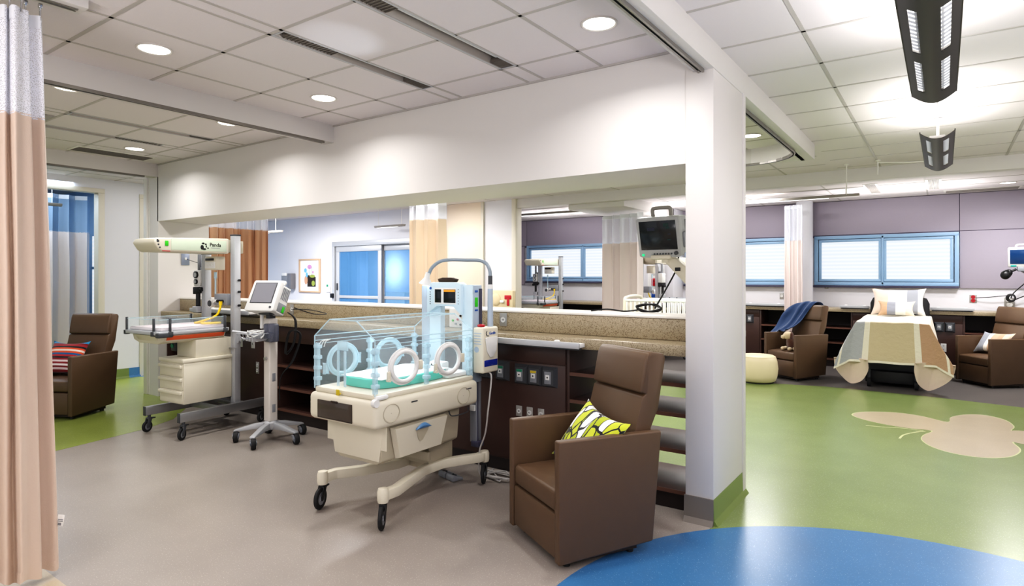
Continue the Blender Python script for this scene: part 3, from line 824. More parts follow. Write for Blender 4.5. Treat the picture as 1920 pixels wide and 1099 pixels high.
# plush dog
t = thing('plush_dog', 'small brown and cream toy dog sitting on the far recliner', 'toy', (0, 0, 0)); place(t, CH3, T(.055, -.12, .40) @ Matrix.Scale(1.25, 4))
m = MB(); m.ball((0, .02, .07), .055, .06, .075); m.ball((0, -.0, .10), .045, .045, .05); m.build('body', plush_brown, t)
m = MB(); m.ball((-.02, -.02, .165), .05, .05, .046); m.ball((-.045, -.06, .15), .028, .03, .024)
hd = m.build('head', plush_cream, t)
m = MB(); m.ball((.025, -.01, .16), .016, .026, .045); m.ball((-.02, .03, .17), .02, .016, .04); m.build('ear', plush_brown, hd)
m = MB(); m.ball((-.065, -.082, .155), .008); m.build('nose', black, hd)
for a, b in ((-.05, -.06), (.045, -.06), (-.06, -.01), (.06, 0)):
    m = MB(); m.ball((a, b, .022), .022, .03, .02); m.build('paw', plush_cream, t)
# pouf
m = MB(); m.lathe([(.0, .012), (.20, .012), (.232, .03), (.252, .10), (.262, .19), (.250, .29), (.232, .345), (.205, .368), (.12, .378), (.0, .38)], n=56, cap=False)
o = thing('pouf', 'round pale yellow vinyl pouf on green floor beside the post', 'pouf', (-2.08, 8.78, 0))
m.build('body', pouf_m, o, sharp=60)
m = MB(); m.lathe([(.19, 0), (.205, .0), (.205, .02), (.19, .02)], n=40, cap=False); m.build('foot_ring', black, o)
m = MB(); m.torus((0, 0, .352), .226, .004, RX(PI/2), 56, 6); m.build('piping', pouf_m, o)

# ------------------------------------------------------------------ bed
BX = -.54
t = thing('hospital_bed', 'single bed with dark frame and headboard under the patchwork quilt', 'bed', (BX, 9.95, 0))
m = MB(); m.bx(-.36, .36, -.80, .86, .36, .46, .01); m.bx(-.30, .30, -.5, .6, .2, .30, .01); m.build('frame', dark_grey, t)
m = MB(); m.bx(-.31, .31, -.62, .80, .05, .20, .01); m.build('underbed_shade', black, t)  # black box added for the darkness under the bed
m = MB(); m.bx(-.375, .375, -.83, .82, .47, .80, .05, seg=3); m.build('mattress', white_sheet, t)
m = MB(); m.prism([(-.375, .2), (-.375, 1.04), (-.34, 1.12), (-.2, 1.15), (.2, 1.15), (.34, 1.12), (.375, 1.04), (.375, .2)], 'y', .86, .90, .008); m.build('headboard', black, t)
for sx in (-1, 1):
    for sy in (-.68, .7):
        m = MB(); m.cyl((sx*.26, sy, .06), (sx*.26, sy, .36), .02, n=10); m.build('leg', dark_grey, t)
        m = MB(); m.cyl((sx*.26-.02, sy, .06), (sx*.26+.02, sy, .06), .06, n=18); m.build('caster', rubber, t)
m = MB()
HWID, TOPL, ZT = .40, 1.42, .86
def quilt(u, v):
    a = (u-.5)*2*.78; b = v*1.95
    s = 1 if a > 0 else -1
    da = max(0, abs(a)-HWID); db = max(0, b-TOPL)
    z = ZT - .03*(b/TOPL if b < TOPL else 1)
    y = 10.55 - min(b, TOPL)*1.005
    ra = min(da, .06); rb = min(db, .06)
    fl_ = .42 if b > TOPL-.5 else .22
    k = min(1, max(0, (b-TOPL+.6)/.6)); fl_ = .20 + .24*k
    drop = (max(da, db) + .28*min(da, db))*.98
    x = s*(min(abs(a), HWID) + fl_*da + .13*db*min(1, abs(a)/HWID)**2)
    y -= .10*db + .25*ra*0 + .22*min(da, db)
    w = .008*noise.noise(Vector((a*7, b*7, 2))) + .012*noise.noise(Vector((a*3, b*3, 5)))
    x += .03*math.sin(b*8)*da
    y += .02*math.sin(a*7+1)*db
    return (BX+x, y, max(.03, z-drop+w+.02))
def qmat(u, v):
    a = (u-.5)*2*.78; b = v*1.95
    if b > 1.91: return 0
    if b > 1.36:
        if abs(a) < .235: return 2
        if abs(a) < .30: return 0
        if abs(a) < .66: return 1 if a < 0 else 3
        return 0 if abs(a) < .72 else (3 if a > 0 else 1)
    if b > 1.28: return 0
    return 4 if (abs(a) < .45) else 0
m.grid(quilt, 80, 70, qmat, thick=.018)
q = m.build('quilt', [q_white, q_grey, q_tan, q_brown, q_white], sharp=80); tag(q, 'patchwork quilt in cream, grey, tan and brown hanging off the bed', 'quilt')
for s, pts in ((-1, [(-.64, .36), (-.63, .24), (-.56, .12), (-.46, .03), (-.33, .08), (-.26, .22), (-.27, .36)]), (1, [(.66, .33), (.62, .2), (.5, .08), (.38, .02), (.28, .1), (.25, .24), (.26, .36)])):
    m = MB(); P = catmull([(x, 0, z) for x, z in pts], 4)
    top = [Vector((pts[0][0] + (pts[-1][0]-pts[0][0])*i/(len(P)-1), 0, .375)) for i in range(len(P))]
    def flap(u, v):
        i = min(int(u*(len(P)-1)+1e-6), len(P)-1); p = top[i].lerp(P[i], v)
        return (BX+p.x, 9.02 + .10*(1-abs(2*u-1)) + .04*v + .012*math.sin(u*11+v*3), p.z+.005)
    m.grid(flap, len(P)-1, 10, thick=.012)
    m.build('turned_corner', q_blush, q, sharp=80)
block_a = stripes('block_sham', ['#dfcdbd', '#e9e6df', '#e9e6df', '#9b9ea6', '#e3e0da', '#dcd8d2'], 'X', -.3, .3, spans=[0, .30, .5, .68, .9, .96])
block_b = stripes('block_lumbar', ['#c9a584', '#9699a3', '#e6e6e0', '#e2d5c2', '#d8cdbb', '#d8cdbb'], 'X', -.2, .2, spans=[0, .22, .48, .78, .95, .98])
pillow('pillow', 'large cream, blush and grey block pillow at head of the bed', .64, .40, .15, block_a, T(BX+.0, 10.52, 1.075) @ RX(-.5), ears=.02)
pillow('pillow', 'small block-striped pillow in front of the larger one on the bed', .42, .22, .11, block_b, T(BX-.01, 10.28, .985) @ RX(-.6), seedv=4)
# ------------------------------------------------------------------ front counter and cabinets under it
t = thing('counter', 'speckled tan counter with upstand running under the long opening', 'counter', (-4.4, 3.87, 0))
m = MB(T(4.4, -3.87, 0)); m.bx(-7.69, -1.25, 3.575, 4.16, .952, 1.022, .006); m.build('worktop', counter_m, t)
m = MB(T(4.4, -3.87, 0)); m.bx(-7.69, -1.25, 3.80, 4.155, 1.0235, 1.162, .004); m.build('upstand', counter_m, t)
m = MB(T(4.4, -3.87, 0)); m.bx(-7.69, -1.25, 3.795, 4.165, 1.163, 1.178, .003); m.build('ledge', counter_lt, t)
def cabinet(label, x0, x1, kind, yf=3.64, yb=4.15, top=.95, shelves=(.77, .585, .365), back=False, apron=0, parent_group=None):
    t = thing('cabinet', label, 'cabinet', ((x0+x1)/2, (yf+yb)/2, 0), 0)
    w = (x1-x0)/2-.001; d = (yb-yf)/2
    if kind == 'panel':
        m = MB(); m.bx(-w, w, -d, d, .10, top); m.build('carcass', wood_dk, t)
        m = MB(); m.bx(-w+.004, w-.004, -d-.008, -d, .11, top-.13, .002); m.build('front_panel', wood_dk, t)
        m = MB(); m.bx(-w+.004, w-.004, -d-.008, -d, top-.122, top-.002, .002); m.build('apron', wood_dk, t)
    else:
        for s in (-1, 1):
            m = MB(); m.bx(s*w-(.022 if s > 0 else 0), s*w+(.022 if s < 0 else 0), -d, d, .10, top, .001); m.build('side_panel', wood_dk, t)
        if s and back:
            m = MB(); m.bx(-w+.022, w-.022, d-.012, d, .10, top); m.build('back_panel', wood_in, t)
        if apron:
            m = MB(); m.bx(-w+.022, w-.022, -d+.002, -d+.02, top-apron, top, .001); m.build('apron', wood_dk, t)
        for z in (.115,) + tuple(shelves):
            m = MB(); m.bx(-w+.022, w-.022, -d+.004, d-.013, z-.011, z+.011, .001)
            sh = m.build('shelf', wood_dk, t)
            m = MB(); m.bx(-w+.022, w-.022, -d+.001, -d+.004, z-.012, z+.012); m.build('edge_strip', wood_edge, sh)
    m = MB(); m.bx(-w, w, -d+.03, d-.03, 0, .10); m.build('plinth', wood_in, t)
    return t
cabinet('dark wood cabinet at the counter left end, behind the infant warmer bed', -7.68, -6.95, 'shelf', shelves=(.7, .42), back=True)
cabinet('dark wood panelled cabinet behind the infant warmer and monitor stand', -6.95, -5.46, 'panel')
cabinet('dark open shelf cabinet under counter between monitor stand and incubator', -5.46, -3.95, 'shelf', shelves=(.55, .33), back=True, apron=.16)
cabinet('dark wood panelled cabinet with gas outlets, behind the incubator', -3.95, -2.11, 'panel')
c = cabinet('see-through dark shelf cabinet behind the front recliner, next to the post', -2.11, -1.255, 'shelf')
# pull-out trays under the counter edge
def tray(label, x0, x1, yf, yb, z, dark=True):
    t = thing('pull_out_tray', label, 'tray', ((x0+x1)/2, (yf+yb)/2, z)); w = (x1-x0)/2; d = (yb-yf)/2
    m = MB(); m.bx(-w, w, -d, d, 0, .028, .003); m.build('tray_top', tray_m, t)
    m = MB(); m.bx(-w, w, -d-.012, -d, -.006, .034, .003); m.build('lip', alu_lt, t)
    m = MB(); m.bx(-w+.02, w-.02, -d+.02, d-.01, -.018, -.001); m.build('runner', dark_grey, t)
    for q in (-w*.62, w*.62):
        m = MB(); m.lathe([(.022, .028), (.022, .034), (.014, .04), (0, .041)], (q, 0, 0), n=18, cap=False); m.build('clip', white_pl, t)
    return t
tray('white pull-out tray at the counter edge right of incubator', -2.95, -1.93, 3.50, 3.57, .968)
tray('white pull-out shelf above counter behind the infant warmer', -6.75, -5.62, 3.45, 3.72, 1.06)
# gas outlets, sockets
def gas(x, z, label, band, y=3.632):
    t = thing('gas_outlet', label, 'outlet', (x, y, z), 0)
    w, h = .062, .072
    m = MB()
    A = [(-w, 0, -h), (w, 0, -h), (w, 0, h), (-w, 0, h)]; B = [(-w*.68, -.03, -h*.78), (w*.68, -.03, -h*.78), (w*.68, -.03, h*.72), (-w*.68, -.03, h*.72)]
    for i in range(4): m.poly([A[i], A[(i+1) % 4], B[(i+1) % 4], B[i]])
    m.poly(B); m.build('housing', dark_grey, t, sharp=20)
    m = MB(); m.bx(-.027, .027, -.034, -.03, -.045, .04, .002); m.build('face_plate', mid_grey, t)
    m = MB(); m.bx(-.024, .024, -.036, -.034, .022, .038); m.build('band', band, t)
    m = MB(); m.bx(-.016, .016, -.038, -.034, -.016, .018, .002); m.build('socket', white_pl, t)
    m = MB(); m.cyl((0, -.0385, .001), (0, -.0375, .001), .006, n=12); m.build('port', black, t)
gas(-2.80, .745, 'grey gas outlet half hidden behind the white lamp box', mid_grey)
gas(-2.645, .745, 'dark gas outlet with green band, just right of the lamp box', green_txt)
gas(-2.475, .735, 'dark gas outlet with green band, left of three in a row', green_txt)
gas(-2.357, .735, 'dark gas outlet with yellow band, middle of three in a row', yellow_lbl)
gas(-2.238, .735, 'dark gas outlet with plain white socket, right of three in a row', mid_grey)
def socket(x, y, z, label, M=None, sx=.024, sz=.036, holes=2, plate=outlet_plate, face=white_pl, name='wall_socket', group=None):
    t = thing(name, label, 'socket', (x, y, z), 0, group)
    if M is not None: t.rotation_euler = (0, 0, M)
    m = MB(); m.bx(-sx, sx, -.006, -.0, -sz, sz, .002); m.build('plate', plate, t)
    for k in range(holes):
        zz = 0 if holes == 1 else (-sz*.45 + sz*.9*k)
        m = MB(); m.lathe([(0, .0), (sx*.62, 0), (sx*.62, .003)], n=16, M=T(0, -.0065, zz) @ RX(PI/2), cap=False); m.bx(-.006, -.003, -.011, -.009, zz-.006, zz+.006, mi=1); m.bx(.003, .006, -.011, -.009, zz-.006, zz+.006, mi=1)
        m.build('receptacle', [face, black], t)
    return t
for x, lab in ((-2.497, 'left of three low sockets'), (-2.405, 'middle of three low sockets'), (-2.31, 'right of three low sockets, half behind recliner arm')):
    socket(x, 3.632, .468, 'small white socket under the gas outlets, ' + lab, sx=.026, sz=.038, holes=1)
for x, lab in ((-6.22, 'nearest the warmer post'), (-6.06, 'between two others'), (-5.84, 'behind the monitor stand basket')):
    socket(x, 3.632, .74, 'white socket plate high on dark cabinet, ' + lab, sx=.03, sz=.045, holes=1, plate=white_pl)
socket(-5.76, 3.632, .50, 'double white socket on dark cabinet left of the monitor stand', sx=.026, sz=.06, holes=2)
socket(-2.76, 3.80, 1.105, 'steel socket plate on the speckled upstand beside lamp pole', sx=.034, sz=.05, holes=1)
socket(-5.42, 3.80, 1.105, 'steel socket with black plug on speckled upstand behind the tilted monitor', sx=.03, sz=.05, holes=1)
m = MB(); m.bx(-.05, .05, -.02, .0, -.045, .045, .006)
o = thing('jack_panel', 'white panel of coloured jacks on the upstand seen through the incubator arch', 'panel', (-3.215, 3.7995, 1.10))
m = MB(); m.bx(-.075, .075, -.025, .0, -.075, .075, .006); m.build('housing', white_pl, o)
for x, z, mt in ((-.03, -.02, green_lbl), (.02, -.01, red_m), (.05, .02, black), (.05, -.05, black), (-.0, -.045, mid_grey)):
    m = MB(); m.cyl((x, -.026, z), (x, -.034, z), .009, n=12); m.build('jack', mt, o)

# ------------------------------------------------------------------ counters along the window wall
t = thing('counter', 'long tan counter along the window wall behind the bed', 'counter', (-3, 11.22, 0))
m = MB(T(3, -11.22, 0)); m.bx(-8.12, 4.4, 10.90, 11.52, .882, .935, .005); m.build('worktop', counter_m, t)
def bcab(label, x0, x1, kind): return cabinet(label, x0, x1, kind, yf=10.96, yb=11.5, top=.88, shelves=(.62, .38), back=True)
bcab('dark panelled cabinet under window wall, seen left of the far warmer', -8.1, -6.9, 'panel')
bcab('dark open shelf cabinet behind the far warmer, under the window', -6.9, -5.0, 'shelf')
bcab('dark panelled cabinet behind the far white crib', -5.0, -2.92, 'panel')
bcab('dark panelled cabinet beside the post edge with a grey outlet', -2.92, -2.56, 'panel')
bcab('dark open shelf cabinet behind the blanket recliner, left of window column', -2.56, -1.86, 'shelf')
bcab('dark open shelf cabinet between the blanket recliner and the bed', -1.86, -1.17, 'shelf')
bcab('dark panelled cabinet with twin outlets, right of the bed', -1.17, .23, 'panel')
bcab('dark open shelf cabinet behind the right-hand recliner and its cushion', .23, 1.15, 'shelf')
bcab('dark panelled cabinet at the right frame edge', 1.15, 2.4, 'panel')
tray('white pull-out tray on far counter by the post', -2.85, -2.12, 10.88, 11.05, .955)
tray('white pull-out tray on far counter left of the bed head', -1.34, -.93, 10.88, 11.05, .955)
tray('white pull-out tray on far counter right of the bed head', -.16, .36, 10.88, 11.05, .955)
for x, lab in ((-.055, 'left of the pair beside the bed'), (.075, 'right of the pair beside the bed')):
    gas(x, .70, 'grey outlet on far dark cabinet, ' + lab, mid_grey, 10.952)
gas(-2.72, .72, 'grey outlet on far dark cabinet next to the post', mid_grey, 10.952)
socket(.0, 10.952, .40, 'double white socket low on the cabinet between bed and right recliner', sx=.035, sz=.06, plate=white_pl)
socket(-2.82, 10.952, .46, 'beige socket low on the cabinet next to the post', sx=.035, sz=.05)
socket(.365, WY-.001, 1.105, 'red double socket on white wall right of the bed', sx=.045, sz=.06, face=red_m)
socket(-.30, WY-.001, 1.13, 'grey switch plate on white wall behind the bed pillow', sx=.05, sz=.06, holes=1)
socket(-2.33, WY-.001, 1.10, 'grey switch plate on white wall under the left window', sx=.035, sz=.055, holes=1)
socket(-1.62, WY-.001, 1.27, 'small grey switch plate at the corner of the right window', sx=.03, sz=.035, holes=1)
# ------------------------------------------------------------------ shared equipment pieces
def strip(m, pts, w, z0, z1, bev=.006, mi=0):
    """a flat bar following a plan polyline"""
    P = [Vector((x, y, 0)) for x, y in pts]; L = []; R_ = []
    for i, p in enumerate(P):
        d = (P[min(i+1, len(P)-1)]-P[max(i-1, 0)]).normalized(); n = Vector((-d.y, d.x, 0))*w/2
        L.append((p+n)[:2]); R_.append((p-n)[:2])
    m.prism(L + R_[::-1], 'z', z0, z1, bev, mi)
def caster(parent, x, y, ztop, r, ang, wm=rubber, hubm=mid_grey, fm=black, trail=.035, brake=True, ww=.022):
    M = T(x, y, 0) @ RZ(ang)
    m = MB(M)
    m.cyl((0, 0, ztop-.03), (0, 0, ztop), .014, n=12)
    for s in (-1, 1):
        m.prism([(.018, ztop-.03), (-.02, ztop-.03), (-trail-.018, r+.01), (-trail-.012, r-.014), (-trail+.012, r-.012)], 'x', s*(ww/2+.003), s*(ww/2+.009), .001)
    m.bx(-ww/2-.009, ww/2+.009, -.022, .02, ztop-.04, ztop-.022, .004)
    if brake: m.bx(-.014, .014, .01, .06, ztop-.04, ztop-.03, .003)
    c = m.build('caster', fm, parent)
    m = MB(M @ T(0, -trail, r) @ RY(PI/2))
    m.lathe([(r*.6, -ww/2), (r*.92, -ww/2), (r, -ww/4), (r, ww/4), (r*.92, ww/2), (r*.6, ww/2)], n=30, cap=False); wheel = m.build('wheel', wm, c)
    m = MB(M @ T(0, -trail, r) @ RY(PI/2))
    m.lathe([(0, -ww/2-.001), (r*.25, -ww/2-.004), (r*.3, -ww/2+.003), (r*.62, -ww/2+.002), (r*.62, ww/2-.002), (r*.3, ww/2-.003), (r*.25, ww/2+.004), (0, ww/2+.001)], n=24, cap=False); m.build('hub', hubm, c)
    return c

# ------------------------------------------------------------------ incubator
IC = (-2.865, 2.89)
t = thing('infant_incubator', 'beige infant incubator with clear hood, porthole rings and teal mattress', 'incubator', (*IC, 0))
for s in (-1, 1):
    m = MB(); strip(m, [(s*.27-.02, -.47), (s*.27-.02, -.36), (s*.20, -.22), (s*.12, .0), (s*.12, .18), (s*.19, .34), (s*.24, .42), (s*.245, .50)], .055, .155, .215, .008)
    m.lathe([(.03, .145), (.034, .16), (.034, .205), (.028, .225), (0, .23)], (s*.27-.02, -.46, 0), n=18, cap=False)
    m.lathe([(.03, .145), (.034, .16), (.034, .205), (.028, .22), (0, .222)], (s*.245, .49, 0), n=18, cap=False)
    m.build('base_arm', beige, t)
    caster(t, s*.27-.02, -.46, .16, .066, .5 + .1*s, trail=.03); caster(t, s*.245, .49, .16, .066, .5, trail=.03)
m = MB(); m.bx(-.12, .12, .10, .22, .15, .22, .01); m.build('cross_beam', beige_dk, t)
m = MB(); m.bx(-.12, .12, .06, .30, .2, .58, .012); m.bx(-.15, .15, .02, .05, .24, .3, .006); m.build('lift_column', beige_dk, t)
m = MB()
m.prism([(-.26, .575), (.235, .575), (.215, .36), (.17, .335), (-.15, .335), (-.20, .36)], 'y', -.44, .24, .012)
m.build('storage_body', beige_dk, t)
# drawer on the aisle side
m = MB(); A = [(.243, -.40, .555), (.243, .08, .555), (.218, .045, .36), (.218, -.335, .36)]
Bq = [(.275, -.385, .548), (.275, .065, .548), (.248, .035, .366), (.248, -.325, .366)]
for i in range(4): m.poly([A[i], A[(i+1) % 4], Bq[(i+1) % 4], Bq[i]])
m.poly(Bq); bmesh.ops.recalc_face_normals(m.bm, faces=m.bm.faces); d = m.build('drawer', beige, t, sharp=25)
m = MB(); P = [(-.215, .515), (-.10, .515), (-.11, .49), (-.145, .44), (-.165, .43), (-.185, .45)]
m.poly([(.272 + (z-.515)*.13, y, z) for y, z in P]); m.build('handle_recess', beige_dk, d)
m = MB(); m.grid(lambda u, v: (.278 + .010*math.sin(PI*v), -.225+.135*u, .512 + (.004+.03*math.sin(PI*u))*v), 12, 4); m.build('handle', blue_pan, d)
m = MB(); m.bx(-.262, .262, -.445, -.44, .43, .57, .003); m.prism([(-.235, .56), (.235, .56), (.2, .36), (-.19, .36)], 'y', -.447, -.441, .002); m.build('front_flap', beige, t)
m = MB(); m.tube([(.24, .12, .56), (.262, .13, .53), (.262, .28, .53), (.25, .30, .56)], .004, 6); m.build('side_rail', dark_grey, t)
# main shell
m = MB(); m.bx(-.297, .297, -.56, .36, .575, .737, .032, seg=4); sh = m.build('bed_shell', beige, t)
for yc in (-.44, .20):
    m = MB(); m.grid(lambda u, v: (.2985 - .010*math.sin(PI*min(1, v)), yc + .062*v*math.cos(2*PI*u)*(1+.15*math.sin(2*PI*u)), .655 + .052*v*math.sin(2*PI*u)), 28, 4); m.torus((.2975, yc, .655), .057, .003, RZ(PI/2) @ Matrix.Diagonal((1.08, 1, .92, 1)), 28, 6)
    m.build('side_grip', beige_dk, sh)
for a, b in ((-.40, -.35), (.11, .16)):
    m = MB(); m.bx(.296, .2995, yc*0+a+.12, b+.12, .690, .697); m.build('slot', dark_grey, sh)
m = MB(); m.bx(-.205, .105, -.565, -.558, .592, .70, .003); m.bx(-.08, -.02, -.568, -.56, .692, .705, .004); m.build('smoked_drawer', smoke, t)
m = MB(); m.bx(-.268, .268, -.535, .34, .735, .768, .012); m.build('deck_rim', beige, t)
m = MB(); m.bx(.262, .290, -.545, -.45, .737, .765, .012, M=T(0, 0, 0)); m.cyl((.272, -.552, .728), (.30, -.552, .728), .022, n=18); m.build('hood_latch', white_pl, t)
m = MB(); m.bx(-.255, .235, .12, .345, .768, .80, .015); m.build('rear_shelf', white_pl, t)
m = MB(); m.bx(.236, .243, -.28, .08, .752, .764, .002); m.build('tilt_slot', dark_grey, t)
m = MB(); m.cyl((-.02, -.548, .752), (.0, -.56, .752), .004, n=8); m.bx(-.045, -.02, -.556, -.548, .738, .772, .002); m.build('warning_tag', yellow_lbl, t)
# mattress
m = MB(); m.prism([(x*.205-.005, y*.33-.10) for x, y in [((abs(math.cos(a))**.55)*(1 if math.cos(a) > 0 else -1), (abs(math.sin(a))**.55)*(1 if math.sin(a) > 0 else -1)) for a in [2*PI*k/40 for k in range(40)]]], 'z', .769, .825, .012); m.build('mattress', teal_sheet, t)
m = MB(); m.grid(lambda u, v: ((2*u-1)*.185-.005, (2*v-1)*.305-.10, .826 + .016*(1-(2*u-1)**6)*(1-(2*v-1)**6) + .003*noise.noise(Vector((u*7, v*9, 0)))), 20, 26); m.build('mattress_sheet', white_sheet, t)
# hood
HX0, HX1, TX0, TX1, HY0, HY1, Z0, Z1, Z2 = -.275, .26, -.135, .105, -.53, .335, .755, 1.074, 1.178
m = MB()
sec = [(HX0, Z0), (HX0, Z1), (TX0, Z2), (TX1, Z2), (HX1, Z1), (HX1, Z0)]
for a, b in zip(sec, sec[1:]): m.poly([(a[0], HY0, a[1]), (b[0], HY0, b[1]), (b[0], HY1, b[1]), (a[0], HY1, a[1])])
m.poly([(x, HY0, z) for x, z in sec]); m.poly([(x, HY1, z) for x, z in sec[::-1]])
hood = m.build('clear_hood', clear, t, sharp=5)
m = MB()
for y in (HY0, HY1): m.tube([(x, y, z) for x, z in sec], .0042, 5, smooth=False)
for x, z in sec[1:-1]: m.tube([(x, HY0, z), (x, HY1, z)], .0036, 5, smooth=False)
for x in (HX0, HX1):
    m.tube([(x, HY0, Z1-.03), (x, HY1, Z1-.03)], .0025, 5, smooth=False); m.tube([(x, HY0, Z1-.05), (x, HY1, Z1-.05)], .002, 5, smooth=False)
m.build('hood_edge', clear_edge, hood)
for sx, x in ((-1, HX0), (1, HX1)):
    for yc in (-.31, .085):
        Mx = RZ(PI/2) @ Matrix.Diagonal((1.18, 1, 1, 1))
        m = MB(); m.torus((x+sx*.008, yc, .905), .088, .013, Mx, 36, 10); m.torus((x+sx*.004, yc, .905), .104, .006, Mx, 36, 6)
        rg = m.build('port_ring', clear_edge if sx < 0 else white_pl, hood)
        m = MB(); m.grid(lambda u, v: (x+sx*.013, yc+.098*v*math.cos(2*PI*u), .905+.084*v*math.sin(2*PI*u)), 30, 2); m.build('port_door', clear, rg)
        m = MB(); m.bx(x+sx*.004, x+sx*.026, yc+.112, yc+.142, .872, .93, .006); m.bx(x+sx*.004, x+sx*.02, yc-.14, yc-.115, .83, .89, .006); m.cyl((x, yc-.128, .84), (x+sx*.026, yc-.128, .84), .010, n=12); m.build('port_latch', beige if sx > 0 else clear_blue, rg)
# clear tube clamps and corner posts
for x, y in ((HX0+.012, HY0+.012), (HX1-.012, HY0+.012), (HX0+.015, HY1-.02), (HX1-.015, HY1-.02), (HX0+.012, -.10), (HX1-.012, -.10)):
    m = MB(); m.bx(x-.012, x+.012, y-.012, y+.012, .77, 1.03, .003)
    for k in range(4): m.bx(x-.022, x+.022, y-.017, y+.02, .80+.065*k, .825+.065*k, .006)
    m.build('tube_grommet', clear_blue, hood)
m = MB(); m.bx(-.06, .03, HY0-.006, HY0+.006, 1.0, 1.055, .004); m.bx(-.055, -.035, HY0-.012, HY0-.004, .79, 1.0, .004); m.bx(.005, .025, HY0-.012, HY0-.004, .79, 1.0, .004); m.build('front_port', clear_blue, hood)
for k in range(3):
    m = MB(); m.tube([(HX0+.01, HY0+.02+.02*k, 1.0), (HX0+.03, HY0+.02+.02*k, 1.035), (HX0+.06, HY0+.03+.02*k, 1.05)], .003, 6); m.build('tube_hook', white_pl, hood)
m = MB(); m.ball((.05, .06, .862), .026, .022, .02); m.ball((.10, .14, .862), .022, .022, .02); m.build('sensor_pod', white_pl, t)
m = MB(); m.bx(.0, .12, .19, .26, .80, .86, .01); m.bx(.02, .10, .186, .192, .815, .845, .002, mi=1); m.build('humidifier', [white_pl, screen_dk], t)
# tower: two columns bridged by the display console
tw = MB(); tw.bx(-.262, -.182, .39, .47, .70, 1.372, .008); twr = tw.build('tower_column', ice_gray, t)
m = MB(); m.prism([(-.182, .39), (-.10, .42), (-.10, .47), (-.182, .47)], 'z', .70, 1.36, .004); m.build('column_fairing', ice, twr)
tw = MB(); tw.bx(.125, .215, .39, .405, .70, 1.378, .004, mi=1); tw.bx(.125, .215, .405, .50, .70, 1.375, .006); twr = tw.build('tower_column', [ice_gray, ice], t)
m = MB(); m.bx(.2155, .218, .465, .50, .80, 1.35, .001); m.build('blue_edge', sill_dk, twr)
for z0, z1, mt in ((1.325, 1.34, blue_lbl), (1.225, 1.29, green_lbl), (1.195, 1.207, blue_lbl)):
    m = MB(); m.bx(.2155, .218, .42, .452, z0, z1, .001); m.build('label', mt, twr)
m = MB(); m.prism([(-.185, 1.375), (-.13, 1.395), (.10, 1.395), (.135, 1.378), (.135, 1.165), (.06, 1.225), (-.09, 1.225), (-.185, 1.165)], 'y', .365, .44, .006)
con = m.build('display_console', ice, t)
m = MB(); m.bx(-.105, -.045, .362, .366, 1.25, 1.345, .002); m.build('side_screen', screen_dk, con)
m = MB(); m.bx(-.022, .088, .362, .366, 1.25, 1.345, .002); m.bx(-.018, .084, .3605, .3622, 1.328, 1.342, mi=1); m.build('main_screen', [screen_dk, amber], con)
m = MB(); m.bx(-.11, .093, .3635, .366, 1.24, 1.355, .002); m.build('screen_surround', white_pl, con)
m = MB(); m.cyl((-.145, .366, 1.352), (-.145, .360, 1.352), .009, n=14); m.build('badge', blue_lbl, con)
m = MB()
for k in range(6): m.cyl((-.15, .366, 1.325-.017*k), (-.15, .3625, 1.325-.017*k), .004, n=8); m.cyl((.113, .366, 1.345-.02*k), (.113, .3625, 1.345-.02*k), .003, n=8)
m.build('key', dark_grey, con)
m = MB(); m.prism([(-.085, 1.396), (-.095, 1.418), (-.05, 1.428), (.03, 1.428), (.075, 1.416), (.06, 1.396)], 'y', .38, .42, .004); m.build('carry_handle', leather_dk, con)
m = MB(); m.bx(.155, .21, .44, .50, .28, .80, .004); m.bx(.165, .205, .425, .445, .5, .54, .003, mi=1); m.build('height_column', [mid_grey, white_pl], t)
m = MB(); m.cyl((.2, .46, .26), (.2, .46, .79), .012, n=12); m.bx(.17, .235, .43, .50, .25, .29, .006); m.build('lift_rod', sill_dk, t)

# phototherapy lamp on its own box
PX, PY = -2.57, 3.335
t = thing('phototherapy_lamp', 'white lamp box with blue window and arched light tube beside incubator tower', 'lamp', (PX, PY, .78))
m = MB(); m.bx(-.045, .045, -.09, .08, 0, .31, .012, seg=3); bxo = m.build('lamp_box', beige, t)
m = MB()
P = [(-.072, .235), (-.06, .243), (.055, .243), (.065, .235), (.05, .15), (.02, .105), (-.02, .105), (-.055, .15)]
m.prism(P, 'x', .045, .052, .003); m.build('shield', white_pl, bxo)
m = MB(); m.bx(.044, .047, -.078, .068, .045, .088, .002); m.build('blue_window', mat('deep_blue_glass', '#1b2f8f', .1, spec=.8), bxo)
m = MB(); m.tube([(.046, -.05, .285), (.0465, -.06, .272), (.0465, -.05, .255), (.0465, -.03, .252)], .003, 6); m.build('swoosh', dark_grey, bxo)
lettering('Giraffe', .026, T(.0458, .01, .268) @ RZ(PI/2) @ RX(PI/2), blue_lbl, bxo)
m = MB()
for k in range(5): m.bx(-.035, .028-.006*(k % 2), -.0912, -.0902, .268-.018*k, .274-.018*k)
m.cyl((-.012, -.0895, .16), (-.012, -.0915, .16), .02, n=20); m.build('notice', ice_gray, bxo)
m = MB(); m.ball((-.02, -.03, .318), .03, .025, .012); m.build('red_knob', red_m, t)
m = MB(); m.cyl((.005, .04, .30), (.005, .04, .57), .021, .018, n=18); m.build('light_post', ice_gray, t)
m = MB(); m.cyl((.005, .04, .565), (.005, .04, .60), .017, n=16); m.cyl((.005, .04, .6), (.005, .04, .66), .015, n=16, mi=1); m.build('collar', [white_pl, dark_grey], t)
m = MB(); m.tube([(.005, .04, .655), (.0, .04, .70), (-.03, .04, .745), (-.09, .035, .768), (-.20, .03, .772), (-.33, .0, .775), (-.40, -.03, .762), (-.45, -.055, .72), (-.475, -.065, .67)], .0125, 10); m.build('light_tube', mat('light_tube_grey', '#8f9ba6', .35), t)
